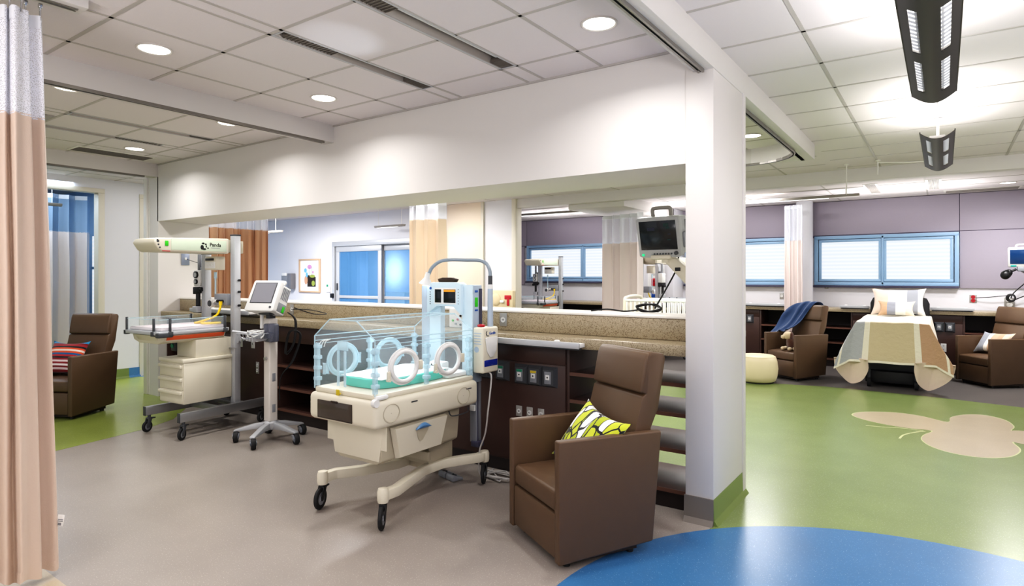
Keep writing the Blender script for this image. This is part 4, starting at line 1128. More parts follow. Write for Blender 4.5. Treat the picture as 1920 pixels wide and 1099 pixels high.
m = MB(T(-.485, -.072, .645) @ RY(.25)); m.lathe([(.016, .04), (.02, .0), (.045, -.035), (.052, -.045)], n=20, cap=False); hd = m.build('lamp_head', white_pl, t)
m = MB(T(-.485, -.072, .645) @ RY(.25)); m.lathe([(0, -.04), (.05, -.043)], n=20, cap=False); m.build('lamp_lens', mat('lens_glow', '#eaf6ff', .3, emit=4), hd)
m = MB(); m.tube([(.02, 0, .0), (.045, 0, -.04), (.04, -.03, -.25), (0, -.01, -.42), (-.05, -.01, -.55), (-.06, .0, -.70), (-.05, .06, -.765)], .006, 8); m.build('power_cord', cord_grey, t)
m = MB(); m.bx(-.05, .02, -.02, .06, -.03, .0, .005); m.build('mount_bracket', dark_grey, t)
area('incubator_glow', (-2.87, 2.85, 1.14), (0, 0, 0), .3, .5, 1.6, (.62, .90, 1))
# pedal and cords on the floor
t = thing('foot_pedal', 'twin grey foot pedals with arrow marks on floor behind incubator', 'pedal', (-2.87, 3.31, 0), math.radians(74))
for k in (0, 1):
    m = MB(); m.prism([(-.045, .002), (.045, .002), (.045, .02), (-.035, .045), (-.045, .03)], 'y', -.045+(-.05 if k == 0 else .05), .045+(-.05 if k == 0 else .05), .006); m.build('pedal', mid_grey, t)
    m = MB(); c = -.05 if k == 0 else .05; m.tube([(-.02, c-.02, .043), (.005, c, .036), (-.02, c+.02, .043)] if k else [(.005, c-.02, .036), (-.02, c, .043), (.005, c+.02, .036)], .003, 5, smooth=False); m.build('arrow', black, t)
m = MB(); 
pts = [(-2.62, 3.36, .05)]
for k in range(34):
    a = k*.72; rx, ry = .13+.03*math.sin(k*1.7), .06+.02*math.cos(k*2.3)
    pts.append((-2.56+rx*math.cos(a)+.02*math.sin(k), 3.50+ry*math.sin(a), .012+.018*(math.sin(k*1.3)*.5+.5)))
pts += [(-2.70, 3.58, .012), (-2.72, 3.62, .012)]
m.tube(pts, .0055, 6, k=5); o = m.build('power_cable', cord_grey); tag(o, 'tangled grey cables on the floor behind the front recliner arm', 'cable')

# ------------------------------------------------------------------ infant warmer
def warmer(label, loc, rz):
    t = thing('infant_warmer', label, 'infant warmer', loc, rz, 'beige overhead infant warmers')
    for s in (-1, 1):
        m = MB(); m.bx(s*.275-.02, s*.275+.02, -.44, .44, .155, .235, .003); r = m.build('base_rail', alu, t)
        m = MB(); m.bx(s*.275-.021, s*.275+.021, -.444, -.44, .153, .237, .001); m.build('end_cap', dark_grey, r)
        caster(t, s*.275, -.40, .155, .052, .35+.1*s, trail=.022, fm=dark_grey); caster(t, s*.275, .40, .155, .052, .35, trail=.022)
    m = MB(); m.bx(-.255, .255, -.02, .06, .165, .225, .003); m.bx(-.255, .255, .16, .24, .165, .225, .003); m.build('cross_beam', alu, t)
    # drawer cabinet
    m = MB(); m.bx(-.165, .215, -.36, .12, .29, .66, .006); m.bx(-.172, .222, -.372, .13, .66, .695, .008); bd = m.build('cabinet_body', beige, t)
    for k in range(3):
        z1 = .648-.118*k; z0 = z1-.112
        m = MB(); m.bx(-.155, .205, -.368, -.36, z0, z1, .003); dr = m.build('drawer', beige, t)
        m = MB(); m.bx(-.155, .205, -.388, -.366, z1-.035, z1-.006, .006); m.build('pull_lip', beige, dr)
    m = MB(); m.bx(-.10, .20, -.24, .12, .695, .86, .006); m.build('pedestal', beige, t)
    m = MB(); m.bx(-.17, -.10, -.26, -.16, .74, .86, .01); m.cyl((-.135, -.262, .79), (-.135, -.27, .79), .02, n=16, mi=1); m.build('tilt_motor', [dark_grey, green_txt], t)
    # bassinet
    m = MB(T(-.05, -.07, 0)); m.prism([(-.27, .925), (.27, .925), (.24, .865), (.15, .84), (-.15, .84), (-.24, .865)], 'y', -.46, .12, .01); m.prism([(-.5, .92), (-.44, .84), (.05, .84), (.14, .92)], 'x', -.16, .16, .008)
    bs = m.build('bassinet_tub', beige, t)
    m = MB(T(-.05, -.07, 0)); m.prism([(.272, .915), (.276, .915), (.255, .878), (.25, .878)], 'y', -.44, .10, .001); m.build('orange_band', orange_m, bs)
    m = MB(T(-.05, -.07, 0)); m.bx(-.285, .285, -.52, .14, .925, .957, .006); m.build('bassinet_rim', alu_lt, t)
    m = MB(T(-.05, -.07, 0)); m.bx(-.255, .255, -.49, .11, .957, .985, .012); m.grid(lambda u, v: (-.25+.5*u, -.485+.59*v, .986+.006*math.sin(PI*u)*math.sin(PI*v)+.002*noise.noise(Vector((u*6, v*8, 3)))), 16, 18); m.build('mattress', pink_sheet, t)
    for a, b, c, d in ((-.27, .27, -.505, -.500), (-.272, -.267, -.5, .12), (.267, .272, -.5, .12)):
        m = MB(T(-.05, -.07, 0)); m.bx(a, b, c, d, .95, 1.06, .001); gp = m.build('side_guard', clear, t)
    m = MB(T(-.05, -.07, 0))
    for q in ([(-.27, -.502, 1.06), (.27, -.502, 1.06)], [(-.27, -.5, 1.06), (-.27, .12, 1.06)], [(.27, -.5, 1.06), (.27, .12, 1.06)]): m.tube(q, .003, 5, smooth=False)
    m.build('guard_edge', clear_edge, t)
    for x, y in ((-.276, -.50), (.18, -.508), (.276, -.42), (.276, .10), (-.276, .10), (.2, .13)):
        m = MB(T(-.05, -.07, 0)); m.bx(x-.009, x+.009, y-.009, y+.009, .94, 1.07, .003); m.bx(x-.02, x+.02, y-.02, y+.02, .915, .955, .005); m.build('guard_clip', dark_grey, t)
    m = MB(T(-.05, -.07, 0)); m.bx(.235, .292, -.528, -.40, .905, .945, .008); m.build('corner_bumper', dark_grey, t)
    # posts and canopy
    for s, x in ((-1, -.245), (1, .225)):
        m = MB(); m.bx(x-.035, x+.035, .11, .175, .20, 1.83 if s > 0 else 1.66, .006)
        for q in (-.014, .014): m.bx(x+q-.004, x+q+.004, .108, .112, .25, 1.65)
        m.bx(x-.037, x+.037, .108, .177, 1.825 if s > 0 else 1.655, 1.84 if s > 0 else 1.667, .003, mi=1); p = m.build('post', [alu_lt, dark_grey], t)
        if s > 0:
            for z in (1.16, 1.29, 1.40):
                m = MB(); m.cyl((x+.035, .15, z), (x+.06, .15, z), .011, n=12); m.build('knob', black, p)
    m = MB(); prof = [(-.56, 1.775), (-.595, 1.765), (-.61, 1.735), (-.57, 1.675), (-.54, 1.655), (.10, 1.655), (.10, 1.80), (-.2, 1.79)]
    m.prism(prof, 'x', -.16, .19, .014, seg=3); cn = m.build('heater_canopy', beige, t)
    m = MB(); m.bx(.19, .193, -.46, .07, 1.672, 1.775, .002); pn = m.build('side_panel', mint, cn)
    m = MB(); m.bx(.192, .1945, -.515, -.485, 1.705, 1.75, .001); m.build('green_label', green_lbl, cn)
    m = MB(); m.bx(.192, .1945, -.54, -.47, 1.656, 1.664, .001); m.build('red_strip', red_m, cn)
    m = MB()
    for y, z, r in ((-.575, 1.745, .012), (-.58, 1.757, .006), (-.57, 1.715, .008), (-.558, 1.69, .008)): m.cyl((.185, y, z), (.1915, y, z), r, n=10)
    m.build('button', dark_grey, cn)
    m = MB()                                                         # black blot emblem beside the lettering
    for y, z, a, b in ((-.175, 1.705, .016, .022), (-.165, 1.742, .014, .008), (-.155, 1.69, .02, .009), (-.135, 1.715, .006, .012), (-.14, 1.735, .009, .007), (-.118, 1.70, .008, .006)):
        m.prism([(y+a*math.cos(k*PI/8), z+b*math.sin(k*PI/8)) for k in range(16)], 'x', .193, .1942)
    m.build('emblem', black, pn)
    lettering('Panda', .048, T(.1938, -.045, 1.732) @ RZ(PI/2) @ RX(PI/2), black, pn)
    m = MB(); m.bx(.1932, .194, -.09, .0, 1.702, 1.706); m.build('strapline', mid_grey, pn)
    m = MB(); m.bx(-.15, .18, .072, .125, 1.665, 1.79, .006); m.build('canopy_joint', beige_dk, t)
    m = MB(); m.bx(.12, .22, .176, .23, 1.66, 1.78, .006); m.build('rear_module', beige_dk, t)
    m = MB(); m.bx(-.08, .10, .02, .12, 1.50, 1.63, .008); cb = m.build('control_box', beige, t)
    m = MB(); m.bx(-.065, .07, .016, .021, 1.59, 1.612, .002); m.build('display', screen_dk, cb)
    m = MB(); m.bx(-.07, .09, .015, .021, 1.515, 1.58, .002)
    for k in range(3): m.cyl((-.045+.045*k, .016, 1.545), (-.045+.045*k, .008, 1.545), .01, n=10)
    m.build('keypad', white_pl, cb)
    # suction and gas unit between the posts
    m = MB(); m.bx(-.02, .18, .08, .16, 1.16, 1.27, .006); su = m.build('gas_module', mid_grey, t)
    for k in range(3):
        m = MB(); m.cyl((.02+.05*k, .08, 1.20), (.02+.05*k, .05, 1.20), .014, n=12); m.build('gas_knob', black if k else white_pl, su)
    m = MB(); m.cyl((-.06, .10, 1.175), (-.06, .06, 1.175), .038, n=24); m.cyl((-.06, .06, 1.175), (-.06, .055, 1.175), .03, n=20, mi=1); m.build('gauge', [white_pl, dark_grey], su)
    m = MB(); m.cyl((-.06, .12, 1.22), (-.06, .12, 1.48), .008, n=8); m.cyl((-.06, .12, 1.42), (-.06, .12, 1.48), .014, n=10); m.build('flow_tube', clear_blue, t)
    # left-hand suction regulators
    m = MB(); m.bx(-.40, -.29, .10, .18, 1.34, 1.50, .012); rg = m.build('suction_unit', white_pl, t)
    for z, r in ((1.455, .034), (1.385, .024)):
        m = MB(); m.cyl((-.345, .10, z), (-.345, .085, z), r, n=22); m.cyl((-.345, .086, z), (-.345, .083, z), r*.72, n=20, mi=1); m.build('dial', [black, alu_lt], rg)
    m = MB(); m.bx(-.38, -.27, .08, .17, 1.27, 1.335, .01); m.cyl((-.33, .11, 1.14), (-.33, .11, 1.28), .022, n=14); m.bx(-.41, -.37, .1, .15, 1.26, 1.30, .006); m.cyl((-.29, .1, 1.31), (-.25, .1, 1.31), .02, n=12); m.build('regulator_valve', black, rg)
    m = MB(); m.bx(-.37, -.29, .07, .16, 1.08, 1.14, .005); m.build('tray_cup', alu_lt, rg)
    m = MB(); m.bx(-.36, -.33, .12, .15, 1.50, 1.66, .003); m.bx(-.32, -.27, .12, .16, 1.50, 1.53, .004); m.build('drop_bar', mid_grey, rg)
    # yellow resuscitation tubing
    m = MB(); m.tube([(.13, .05, 1.19), (.135, .04, 1.13), (.12, -.0, 1.06), (.03, -.10, 1.01), (-.02, -.11, 1.0), (.08, -.02, .997), (.17, .02, 1.0), (.2, -.06, 1.0), (.1, -.12, 1.0), (.03, -.06, 1.005)], .010, 8); m.cyl((.13, .05, 1.165), (.13, .05, 1.2), .016, n=12); m.build('breathing_tube', yellow_m, t)
    m = MB(); m.bx(.19, .30, .09, .10, .75, .76, .002); m.cyl((.25, .15, .80), (.25, .15, .82), .02, n=10); m.build('side_bracket', alu, t)
    return t
w1 = warmer('beige infant warmer with mint canopy and drawers, nearest, left of the monitor stand', (-5.775, 3.115, 0), math.radians(4))
dup(w1, (-6.38, 10.25, 0), math.radians(2), 'infant warmer standing before the far window, seen over the counter')
dup(w1, (-4.12, 10.2, 0), math.radians(150), 'infant warmer in the far bay behind the big monitor and curtain')

# ------------------------------------------------------------------ vital-signs monitor on a five-leg stand
t = thing('monitor_stand', 'white rolling stand with tilted patient monitor and cable basket', 'monitor', (-4.83, 3.17, 0))
for k in range(5):
    a = math.radians(-134+72*k); c, s = math.cos(a), math.sin(a)
    m = MB(RZ(a)); m.prism([(.03, .10), (.03, .165), (.14, .15), (.25, .118), (.30, .105), (.305, .09), (.25, .092), (.12, .105)], 'y', -.024, .024, .006); m.build('leg', alu_lt, t)
    cs = caster(t, c*.285, s*.285, .10, .047, .9+.2*k, hubm=caster_grey, fm=mid_grey, trail=.02, brake=False, ww=.036)
m = MB(); m.lathe([(.05, .10), (.062, .12), (.062, .16), (.045, .175)], n=24); m.build('hub', alu_lt, t)
m = MB(); m.bx(-.045, .045, -.042, .042, .17, 1.07, .012, seg=3); po = m.build('column', mat('column_warm_white', '#d9d3cd', .4), t)
for z in (.25, .52):
    m = MB(); m.bx(.0445, .048, -.016, .016, z, z+.07, .006); m.build('cable_clip', mid_grey, po)
m = MB(); m.cyl((0, -.042, .72), (0, -.06, .72), .016, n=12); m.build('knob', steel, po)
m = MB(); m.bx(-.03, .03, -.03, .03, 1.06, 1.12, .008); m.bx(-.08, .08, -.07, .07, 1.105, 1.125, .006); m.cyl((-.07, -.04, .98), (-.07, -.04, 1.10), .016, n=12, mi=1); m.build('tilt_head', [dark_grey, white_pl], t)
MM = T(-.01, -.01, 1.245) @ RZ(math.radians(12)) @ RX(math.radians(-24))
m = MB(MM); m.prism([(-.165, -.135), (-.155, .13), (-.14, .142), (.14, .142), (.155, .13), (.165, -.135), (.15, -.145), (-.15, -.145)], 'y', -.075, -.03, .008); m.prism([(-.145, -.135), (-.14, .12), (.14, .12), (.145, -.135)], 'y', -.03, .085, .012)
mo = m.build('monitor_case', white_pl, t)
m = MB(MM); m.bx(-.125, .125, -.077, -.0745, -.075, .118, .002); m.build('bezel', dark_grey, mo)
m = MB(MM); m.bx(-.115, .115, -.0785, -.0765, -.068, .110); m.build('screen', screen_off, mo)
m = MB(MM); m.cyl((.125, -.075, -.11), (.125, -.083, -.11), .01, n=12); m.build('dial', dark_grey, mo)
m = MB(MM)
for k in range(5): m.bx(.140, .1465, -.01+.018*k, -.002+.018*k, -.01, .10)
m.bx(.140, .147, -.02, .075, -.12, -.04, .003); m.build('side_vents', mid_grey, mo)
m = MB(MM); m.bx(.146, .151, .035, .062, -.115, -.06, .006); m.build('green_label', green_lbl, mo)
m = MB(MM); m.tube([(-.10, .02, .135), (-.095, .02, .165), (.095, .02, .165), (.10, .02, .135)], .011, 8); m.build('carry_handle', white_pl, mo)
m = MB(); m.cyl((-.16, -.26, .965), (.05, -.115, .935), .011, n=12); m.tube([(.05, -.115, .935), (.03, -.06, .94), (.0, -.02, .95)], .009, 8); m.build('push_handle', alu_lt, t)
bk = MB()
bk.grid(lambda u, v: (-.10+.20*u, -.24+.20*v, .875+.03*(abs(2*u-1)**3+abs(2*v-1)**3)), 10, 10)
for q in ([(-.11, -.25, .95), (.11, -.25, .95), (.11, -.04, .95), (-.11, -.04, .95), (-.11, -.25, .95)],): bk.tube(q, .005, 6, smooth=False)
for u in range(6):
    x = -.11+.044*u; bk.tube([(x, -.25, .95), (x, -.24, .89)], .0025, 5, smooth=False); bk.tube([(x, -.04, .95), (x, -.05, .89)], .0025, 5, smooth=False)
bk.build('basket', basket_m, t)
m = MB(); m.bx(.02, .13, -.09, .0, .87, 1.03, .015); m.build('vinyl_pouch', vinyl_bag, t)
m = MB(); pts = []
for k in range(40): a = k*.6; pts.append((.0+.075*math.cos(a)*(1-.004*k), -.145+.065*math.sin(a), .91+.06*abs(math.sin(k*.37))))
m.tube(pts, .005, 6, k=4); m.build('sensor_lead', white_pl, t)
m = MB(); 
for dx, sg in ((.0, 1), (.012, 1.3), (.02, .8)):
    m.tube([(.10, .10, 1.12), (.16+dx, .13, 1.05), (.15+dx, .12, .85), (.09+dx, .08, .72+.04*sg), (.12+dx, .10, .95), (.19+dx, .16, .92), (.14+dx, .12, .70), (.06, .06, .55), (.055, .05, .35)], .005, 6)
m.tube([(.14, .14, 1.16), (.2, .3, 1.1), (.12, .5, 1.09), (-.3, .61, 1.11), (-.56, .612, 1.105)], .0045, 6); m.build('power_lead', cord_black, t)

# ------------------------------------------------------------------ large monitor on an arm behind the upstand
t = thing('wall_monitor', 'large grey patient monitor with dark screen on beige arm over the counter ledge', 'monitor', (-1.67, 4.27, 1.735))
MM = RZ(math.radians(-5)) @ RX(math.radians(13))
m = MB(MM); m.prism([(-.165, -.14), (-.168, .13), (-.15, .145), (.15, .145), (.168, .13), (.165, -.14), (.14, -.15), (-.14, -.15)], 'y', -.075, -.02, .008); m.prism([(-.15, -.14), (-.15, .13), (.15, .13), (.15, -.14)], 'y', -.02, .10, .014)
mo = m.build('monitor_case', mat('monitor_grey', '#b2b4b4', .45), t)
m = MB(MM); m.bx(-.142, .142, -.078, -.0745, -.092, .118, .003); m.build('screen', screen_dk, mo)
for x, z, w, h, mt in ((-.05, .06, .03, .012, violet_glow), (.07, .085, .02, .012, teal_glow), (.08, .065, .015, .006, teal_glow), (.09, .02, .012, .004, violet_glow), (.085, -.02, .014, .004, teal_glow)):
    m = MB(MM); m.bx(x-w, x+w, -.0786, -.0779, z-h, z+h); m.build('readout', mat('dim_'+mt.name, '#20243a' if mt is violet_glow else '#123532', .3, emit=.03), mo)
m = MB(MM)
for k in range(7): m.cyl((-.04+.022*k, -.075, -.122), (-.04+.022*k, -.08, -.122), .006, n=8)
m.cyl((.13, -.075, -.118), (.13, -.09, -.118), .014, n=16); m.build('key', dark_grey, mo)
m = MB(MM); m.ball((-.13, -.078, -.128), .012, .006, .01); m.build('pilot_light', green_glow, mo)
m = MB(MM); m.tube([(-.07, .02, .14), (-.07, .02, .185), (-.05, .02, .198), (.05, .02, .198), (.07, .02, .185), (.07, .02, .14)], .014, 10, k=3); m.build('carry_handle', mat('handle_grey', '#9d9a94', .5), mo)
m = MB(MM); m.bx(.148, .178, -.03, .05, -.09, .02, .008); m.bx(.149, .153, .06, .066, -.02, .1); m.bx(.149, .153, .075, .081, -.02, .1); m.build('side_module', mid_grey, mo)
m = MB(); m.bx(-.07, .08, -.06, .08, -.175, -.145, .008); m.cyl((.03, 0, -.2), (.03, 0, -.15), .035, n=16); m.prism([(.0, -.175), (.10, -.165), (.47, -.47), (.47, -.56), (.36, -.55)], 'y', -.02, .06, .014); m.build('support_arm', beige, t)
m = MB(); m.cyl((.25, -.022, -.34), (.25, -.03, -.34), .022, n=14); m.bx(.1, .14, -.026, -.02, -.26, -.235, .003); m.bx(.37, .42, -.03, -.015, -.475, -.45, .004); m.build('arm_bolt', black, t)
m = MB(); m.tube([(.10, .05, -.15), (.09, .03, -.25), (.03, -.06, -.42), (-.02, -.1, -.53)], .006, 8); m.build('cable', cord_black, t)
m = MB(); pts = []
for k in range(44):
    a = k*.72+1; pts.append((-1.69+.085*math.cos(a)+.01*math.sin(k*2.1), 4.06+.035*math.sin(a), 1.190+.05*(.5+.5*math.sin(a*.97+.4))))
m.tube(pts, .0055, 6, k=4); m.tube([(-1.76, 4.06, 1.2), (-1.86, 4.02, 1.188), (-1.98, 4.0, 1.20), (-2.1, 3.98, 1.186)], .006, 6); o = m.build('monitor_cable', cord_black); tag(o, 'coil of black cable lying on the counter ledge under the big monitor', 'cable')
m = MB(); m.tube([(-1.42, 4.36, 1.9), (-1.47, 4.34, 1.86), (-1.48, 4.33, 1.78), (-1.43, 4.35, 1.70), (-1.36, 4.4, 1.72)], .006, 6); m.tube([(-1.5, 4.33, 1.82), (-1.4, 4.36, 1.83)], .005, 6); m.build('side_cable', cord_black, t).matrix_parent_inverse = T(1.67, -4.27, -1.735)
# monitor on the right edge
t = thing('wall_monitor', 'white patient monitor with blue screen on arm at the right frame edge', 'monitor', (.86, 10.6, 1.70))
MM = RZ(math.radians(-8)) @ RX(math.radians(10))
m = MB(MM); m.bx(-.15, .17, -.05, .06, -.13, .13, .015); mo = m.build('monitor_case', white_pl, t)
m = MB(MM); m.bx(-.125, .145, -.053, -.049, -.085, .108, .002); m.build('screen', screen_blue, mo)
m = MB(MM); m.tube([(-.06, .0, .125), (-.05, 0, .165), (.1, 0, .165), (.11, 0, .125)], .011, 8); m.build('carry_handle', white_pl, mo)
m = MB(MM); m.bx(-.12, -.06, -.053, -.049, -.122, -.1, .002); m.build('key_strip', teal_glow, mo)
m = MB(); m.bx(-.05, .05, -.03, .05, -.19, -.13, .01); m.tube([(0, 0, -.17), (.12, .2, -.25), (.2, .8, -.3)], .03, 10); m.build('support_arm', mid_grey, t)
m = MB(); m.ball((-.18, -.03, -.24), .055, .05, .06); m.ball((-.14, -.01, -.21), .04, .04, .05); m.torus((-.17, -.05, -.23), .05, .01, RZ(.4), 20, 6); m.tube([(-.13, 0, -.2), (-.06, 0, -.16)], .015, 8); m.build('cable_bundle', cord_black, t)
m = MB(); m.tube([(1.1, 11.40, 1.52), (.95, 11.42, 1.34), (.83, 11.44, 1.20), (.80, 11.45, 1.12)], .008, 6); m.tube([(1.15, 11.4, 1.25), (.95, 11.44, 1.16), (.84, 11.46, 1.10)], .008, 6); m.tube([(.40, 11.50, 1.12), (.55, 11.46, 1.135), (.7, 11.45, 1.155), (.80, 11.44, 1.165)], .006, 6)
m.torus((.80, 11.45, 1.13), .05, .012, RZ(.1), 24, 8); m.torus((.81, 11.44, 1.13), .04, .010, RZ(-.1), 24, 8); o = m.build('power_cable', cord_black); tag(o, 'black cables coiled on white wall above the right recliner', 'cable')
socket(.79, WY-.001, 1.06, 'grey socket plate behind the cable coil above right recliner', sx=.06, sz=.07)
# ------------------------------------------------------------------ curtains
def curtain(label, path, zb, zs, zt, cloth, meshm, nf=8, amp=.05, k=10, wav=None, flare=0, hooks=True, hem=True, name='privacy_curtain'):
    """path: plan polyline the folds follow; cloth from zb to zs, open mesh from zs to zt"""
    c0 = Vector((*path[0], 0)); t = thing(name, label, 'curtain', (c0.x, c0.y, 0))
    P = [Vector((x, y, 0)) for x, y in path]
    if nf:
        L = [0]
        for a, b in zip(P, P[1:]): L.append(L[-1]+(b-a).length)
        n = int(nf*10); Q = []
        for i in range(n+1):
            d = L[-1]*i/n; j = max(q for q in range(len(P)-1) if L[q] <= d+1e-9)
            j = min(j, len(P)-2); p = P[j].lerp(P[j+1], (d-L[j])/(L[j+1]-L[j])); dr = (P[j+1]-P[j]).normalized()
            nn = Vector((-dr.y, dr.x, 0)); ph = 2*PI*nf*i/n
            Q.append(p + nn*amp*(math.sin(ph)+.35*math.sin(ph*.53+1)+.25*math.sin(2*ph+.5)) + dr*amp*.35*math.sin(2*ph))
    else: Q = catmull([(x, y, 0) for x, y in path], k)
    cen = sum(Q, Vector())/len(Q)
    def sheet(z0, z1, f):
        def g(u, v):
            i = min(int(u*(len(Q)-1)+1e-6), len(Q)-1); p = Q[i]; z = z0+(z1-z0)*v
            e = f*(1 + flare*(zs-z)/max(.1, zs-zb))
            q = cen.lerp(p, e) if nf == 0 else p
            wob = .006*noise.noise(Vector((i*.11, z*1.2, 4)))
            return (q.x-c0.x+wob, q.y-c0.y+wob, z + (.012*math.sin(i*.31) if v == 0 and z0 == zb else 0))
        return g
    m = MB(); m.grid(sheet(zb, zs, 1), len(Q)-1, 12); cl = m.build('cloth_panel', cloth, t, sharp=80)
    if hem:
        m = MB(); 
        def hm(u, v):
            p = sheet(zb, zs, 1)(u, .0); return (p[0]*1.0, p[1]-.003, p[2]-.001 + v*.05)
        m.grid(hm, len(Q)-1, 1); m.build('hem', cloth, cl, sharp=80)
    if meshm is not None:
        m = MB(); m.grid(sheet(zs-.01, zt, 1), len(Q)-1, 6); me = m.build('mesh_header', meshm, t, sharp=80)
        m = MB(); m.grid(lambda u, v: (lambda p: (p[0], p[1]-.002, zt-.06+.06*v))(sheet(zt-.06, zt, 1)(u, v)), len(Q)-1, 1); m.build('top_tape', mat_tape, me, sharp=80)
        if hooks:
            for i in range(4, len(Q), max(6, len(Q)//8)):
                m = MB(); q = Q[i]-c0; m.tube([(q.x, q.y, zt-.02), (q.x, q.y, zt+.03), (q.x+.01, q.y, zt+.05)], .004, 6); m.bx(q.x-.008, q.x+.008, q.y-.008, q.y+.008, zt+.04, zt+.06, .002); m.build('carrier_hook', steel, me)
    return t
mat_tape = mat('white_tape', '#eceef4', .8)
front = [(-3.72, .55), (-3.58, .60), (-3.66, .68), (-3.50, .73), (-3.60, .80), (-3.475, .845), (-3.56, .90), (-3.47, .935), (-3.505, .965), (-3.435, .965), (-3.455, 1.0), (-3.465, 1.035), (-3.52, 1.025), (-3.51, 1.06), (-3.485, 1.09), (-3.52, 1.105)]
fc = curtain('peach privacy curtain with white mesh top hanging at the left frame edge', front, .035, 2.185, 2.665, cloth_peach, mesh_white, 0, k=7, flare=.27)
m = MB(); m.bx(.0, .03, -.002, .0, 0, .055, .001); m.bx(.004, .026, -.0035, -.002, .03, .034, mi=1); m.bx(.004, .026, -.0035, -.002, .022, .026, mi=1); m.bx(.006, .02, -.0035, -.002, .004, .016, mi=1)
lb = m.build('care_label', [paper_w, mid_grey], fc); lb.location = (-3.487+3.72, 1.142-.55, .235); lb.rotation_euler = (0, .15, .7)
t = MB(); t.bx(-3.53, -3.41, -2, 1.25, 2.74, CZ, .004); struct('beam', t, beam_m)
track('trim_7', [(-3.47, -1.0, 2.735), (-3.47, 1.22, 2.735)], .02, .007)
curtain('tan pleated curtain behind the near infant warmer, seen through the opening', [(-9.0, 4.88), (-9.0, 5.86)], .15, 2.19, 2.66, cloth_tan, mesh_far, 8, .055, hooks=False)
curtain('sand curtain hanging at the right end of the glazed sliding door', [(-7.24, 7.30), (-6.95, 7.42), (-6.62, 7.5)], .2, 2.385, 2.66, cloth_sand, mesh_far, 3.2, .05, hooks=False)
curtain('pale peach curtain with white mesh top in the middle of the counter opening', [(-4.95, 9.75), (-4.45, 9.6), (-4.02, 9.45)], .2, 2.02, 2.50, cloth_pale, mesh_far, 5, .07, hooks=False)
curtain('pale gathered curtain beside the round window column, behind blanket recliner', [(-2.15, 10.82), (-1.86, 10.72)], .12, 2.03, 2.60, cloth_pale, mesh_far, 4.5, .035, hooks=False)
curtain('pale curtain with blue-lit mesh top hanging inside the left doorway', [(-10.35, 2.3), (-10.35, 3.80)], .2, 2.09, 2.62, cloth_pale, see_through('mesh_blue', '#bcd6f3', .45, .8), 7, .04, hooks=False)
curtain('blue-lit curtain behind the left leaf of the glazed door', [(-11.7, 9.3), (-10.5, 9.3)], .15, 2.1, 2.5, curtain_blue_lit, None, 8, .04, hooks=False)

# ------------------------------------------------------------------ on the walls
PY_ = 8.698
t = thing('framed_picture', 'light wood framed print of a potted plant on the white wall', 'picture', (-11.74, PY_, 1.465))
m = MB(); W, Hh = .385, .38
for a, b, c, d in ((-W, W, Hh-.035, Hh), (-W, W, -Hh, -Hh+.035), (-W, -W+.05, -Hh+.035, Hh-.035), (W-.05, W, -Hh+.035, Hh-.035)): m.bx(a, b, -.03, 0, c, d, .004)
m.build('frame', frame_wood, t)
m = MB(); m.bx(-W+.03, W-.03, -.012, -.002, -Hh+.02, Hh-.02); m.build('mount', paper_w, t)
m = MB(); y = -.0135
def blob(cx, cz, rx, rz, mi, n=18): m.poly([(cx+rx*math.cos(2*PI*k/n), y-.0002*mi, cz+rz*math.sin(2*PI*k/n)) for k in range(n)], mi)
m.poly([(-.22, y, -.26), (.22, y, -.26), (.22, y, .26), (-.22, y, .26)], 0)
m.poly([(-.08, y-.0003, -.25), (.22, y-.0003, -.25), (.22, y-.0003, -.03), (-.08, y-.0003, .02)], 1)
blob(-.13, -.1, .06, .1, 2); blob(.13, -.17, .06, .06, 3); blob(.0, .2, .08, .05, 4); blob(-.15, .12, .05, .05, 5); blob(.1, -.01, .1, .035, 3); blob(.12, .08, .03, .03, 4); blob(-.1, .02, .04, .06, 5)
for x in (-.02, .06, .12): m.poly([(x-.003, y-.001, .0), (x+.003, y-.001, .0), (x+.003, y-.001, .2), (x-.003, y-.001, .2)], 1)
m.build('print', [mat('print_ground', '#e8ecf2', .8), mat('print_dark', '#2a231f', .8), mat('print_terracotta', '#c99b7f', .8), mat('print_olive', '#93a34f', .8), mat('print_pink', '#c98fc2', .8), mat('print_blue', '#6fb3d8', .8)], t)
t = thing('thermostat', 'small white thermostat between the framed print and sliding door', 'thermostat', (-11.08, PY_, 1.20))
m = MB(); m.bx(-.07, .07, -.03, 0, -.1, .1, .012); m.build('housing', white_pl, t)
m = MB(); m.bx(-.045, .02, -.032, -.029, .02, .07, .003); m.build('display', green_txt, t)
t = thing('dispenser', 'grey wall dispenser left of the framed print, behind the tilted monitor', 'dispenser', (-12.5, PY_, 1.36))
m = MB(); m.bx(-.16, .10, -.12, 0, -.18, .13, .015); m.build('housing', mid_grey, t)
m = MB(); m.bx(.10, .24, -.14, -.02, -.2, .16, .008); m.build('side_box', mat('dispenser_side', '#77777c', .4), t)
m = MB(); m.bx(-.12, .06, -.14, -.11, .10, .17, .01); m.build('cover', white_pl, t)
t = thing('sharps_box', 'cream holder with red label on the wall at the right end of the white panel', 'box', (-6.25, 8.66, .88))
m = MB(); m.bx(-.24, .22, -.09, 0, 0, .32, .015); m.ball((-.14, -.09, .16), .11, .03, .11); m.build('housing', glove_m, t)
m = MB(); m.bx(.05, .19, -.10, -.085, .17, .24, .004); m.bx(.10, .15, -.102, -.085, .06, .18, .004); m.build('red_flap', red_m, t)
m = MB(); m.bx(-.03, .05, -.13, -.09, .11, .15, .008); m.build('outlet_lip', white_pl, t)
t = thing('wall_plate', 'blue-grey switch plate on the jamb above the infant warmer', 'switch', (-7.698, 3.87, 1.655))
m = MB(); m.bx(0, .008, -.05, .05, -.075, .075, .002); m.build('plate', mat('plate_blue_grey', '#8b93a6', .35, .3), t)
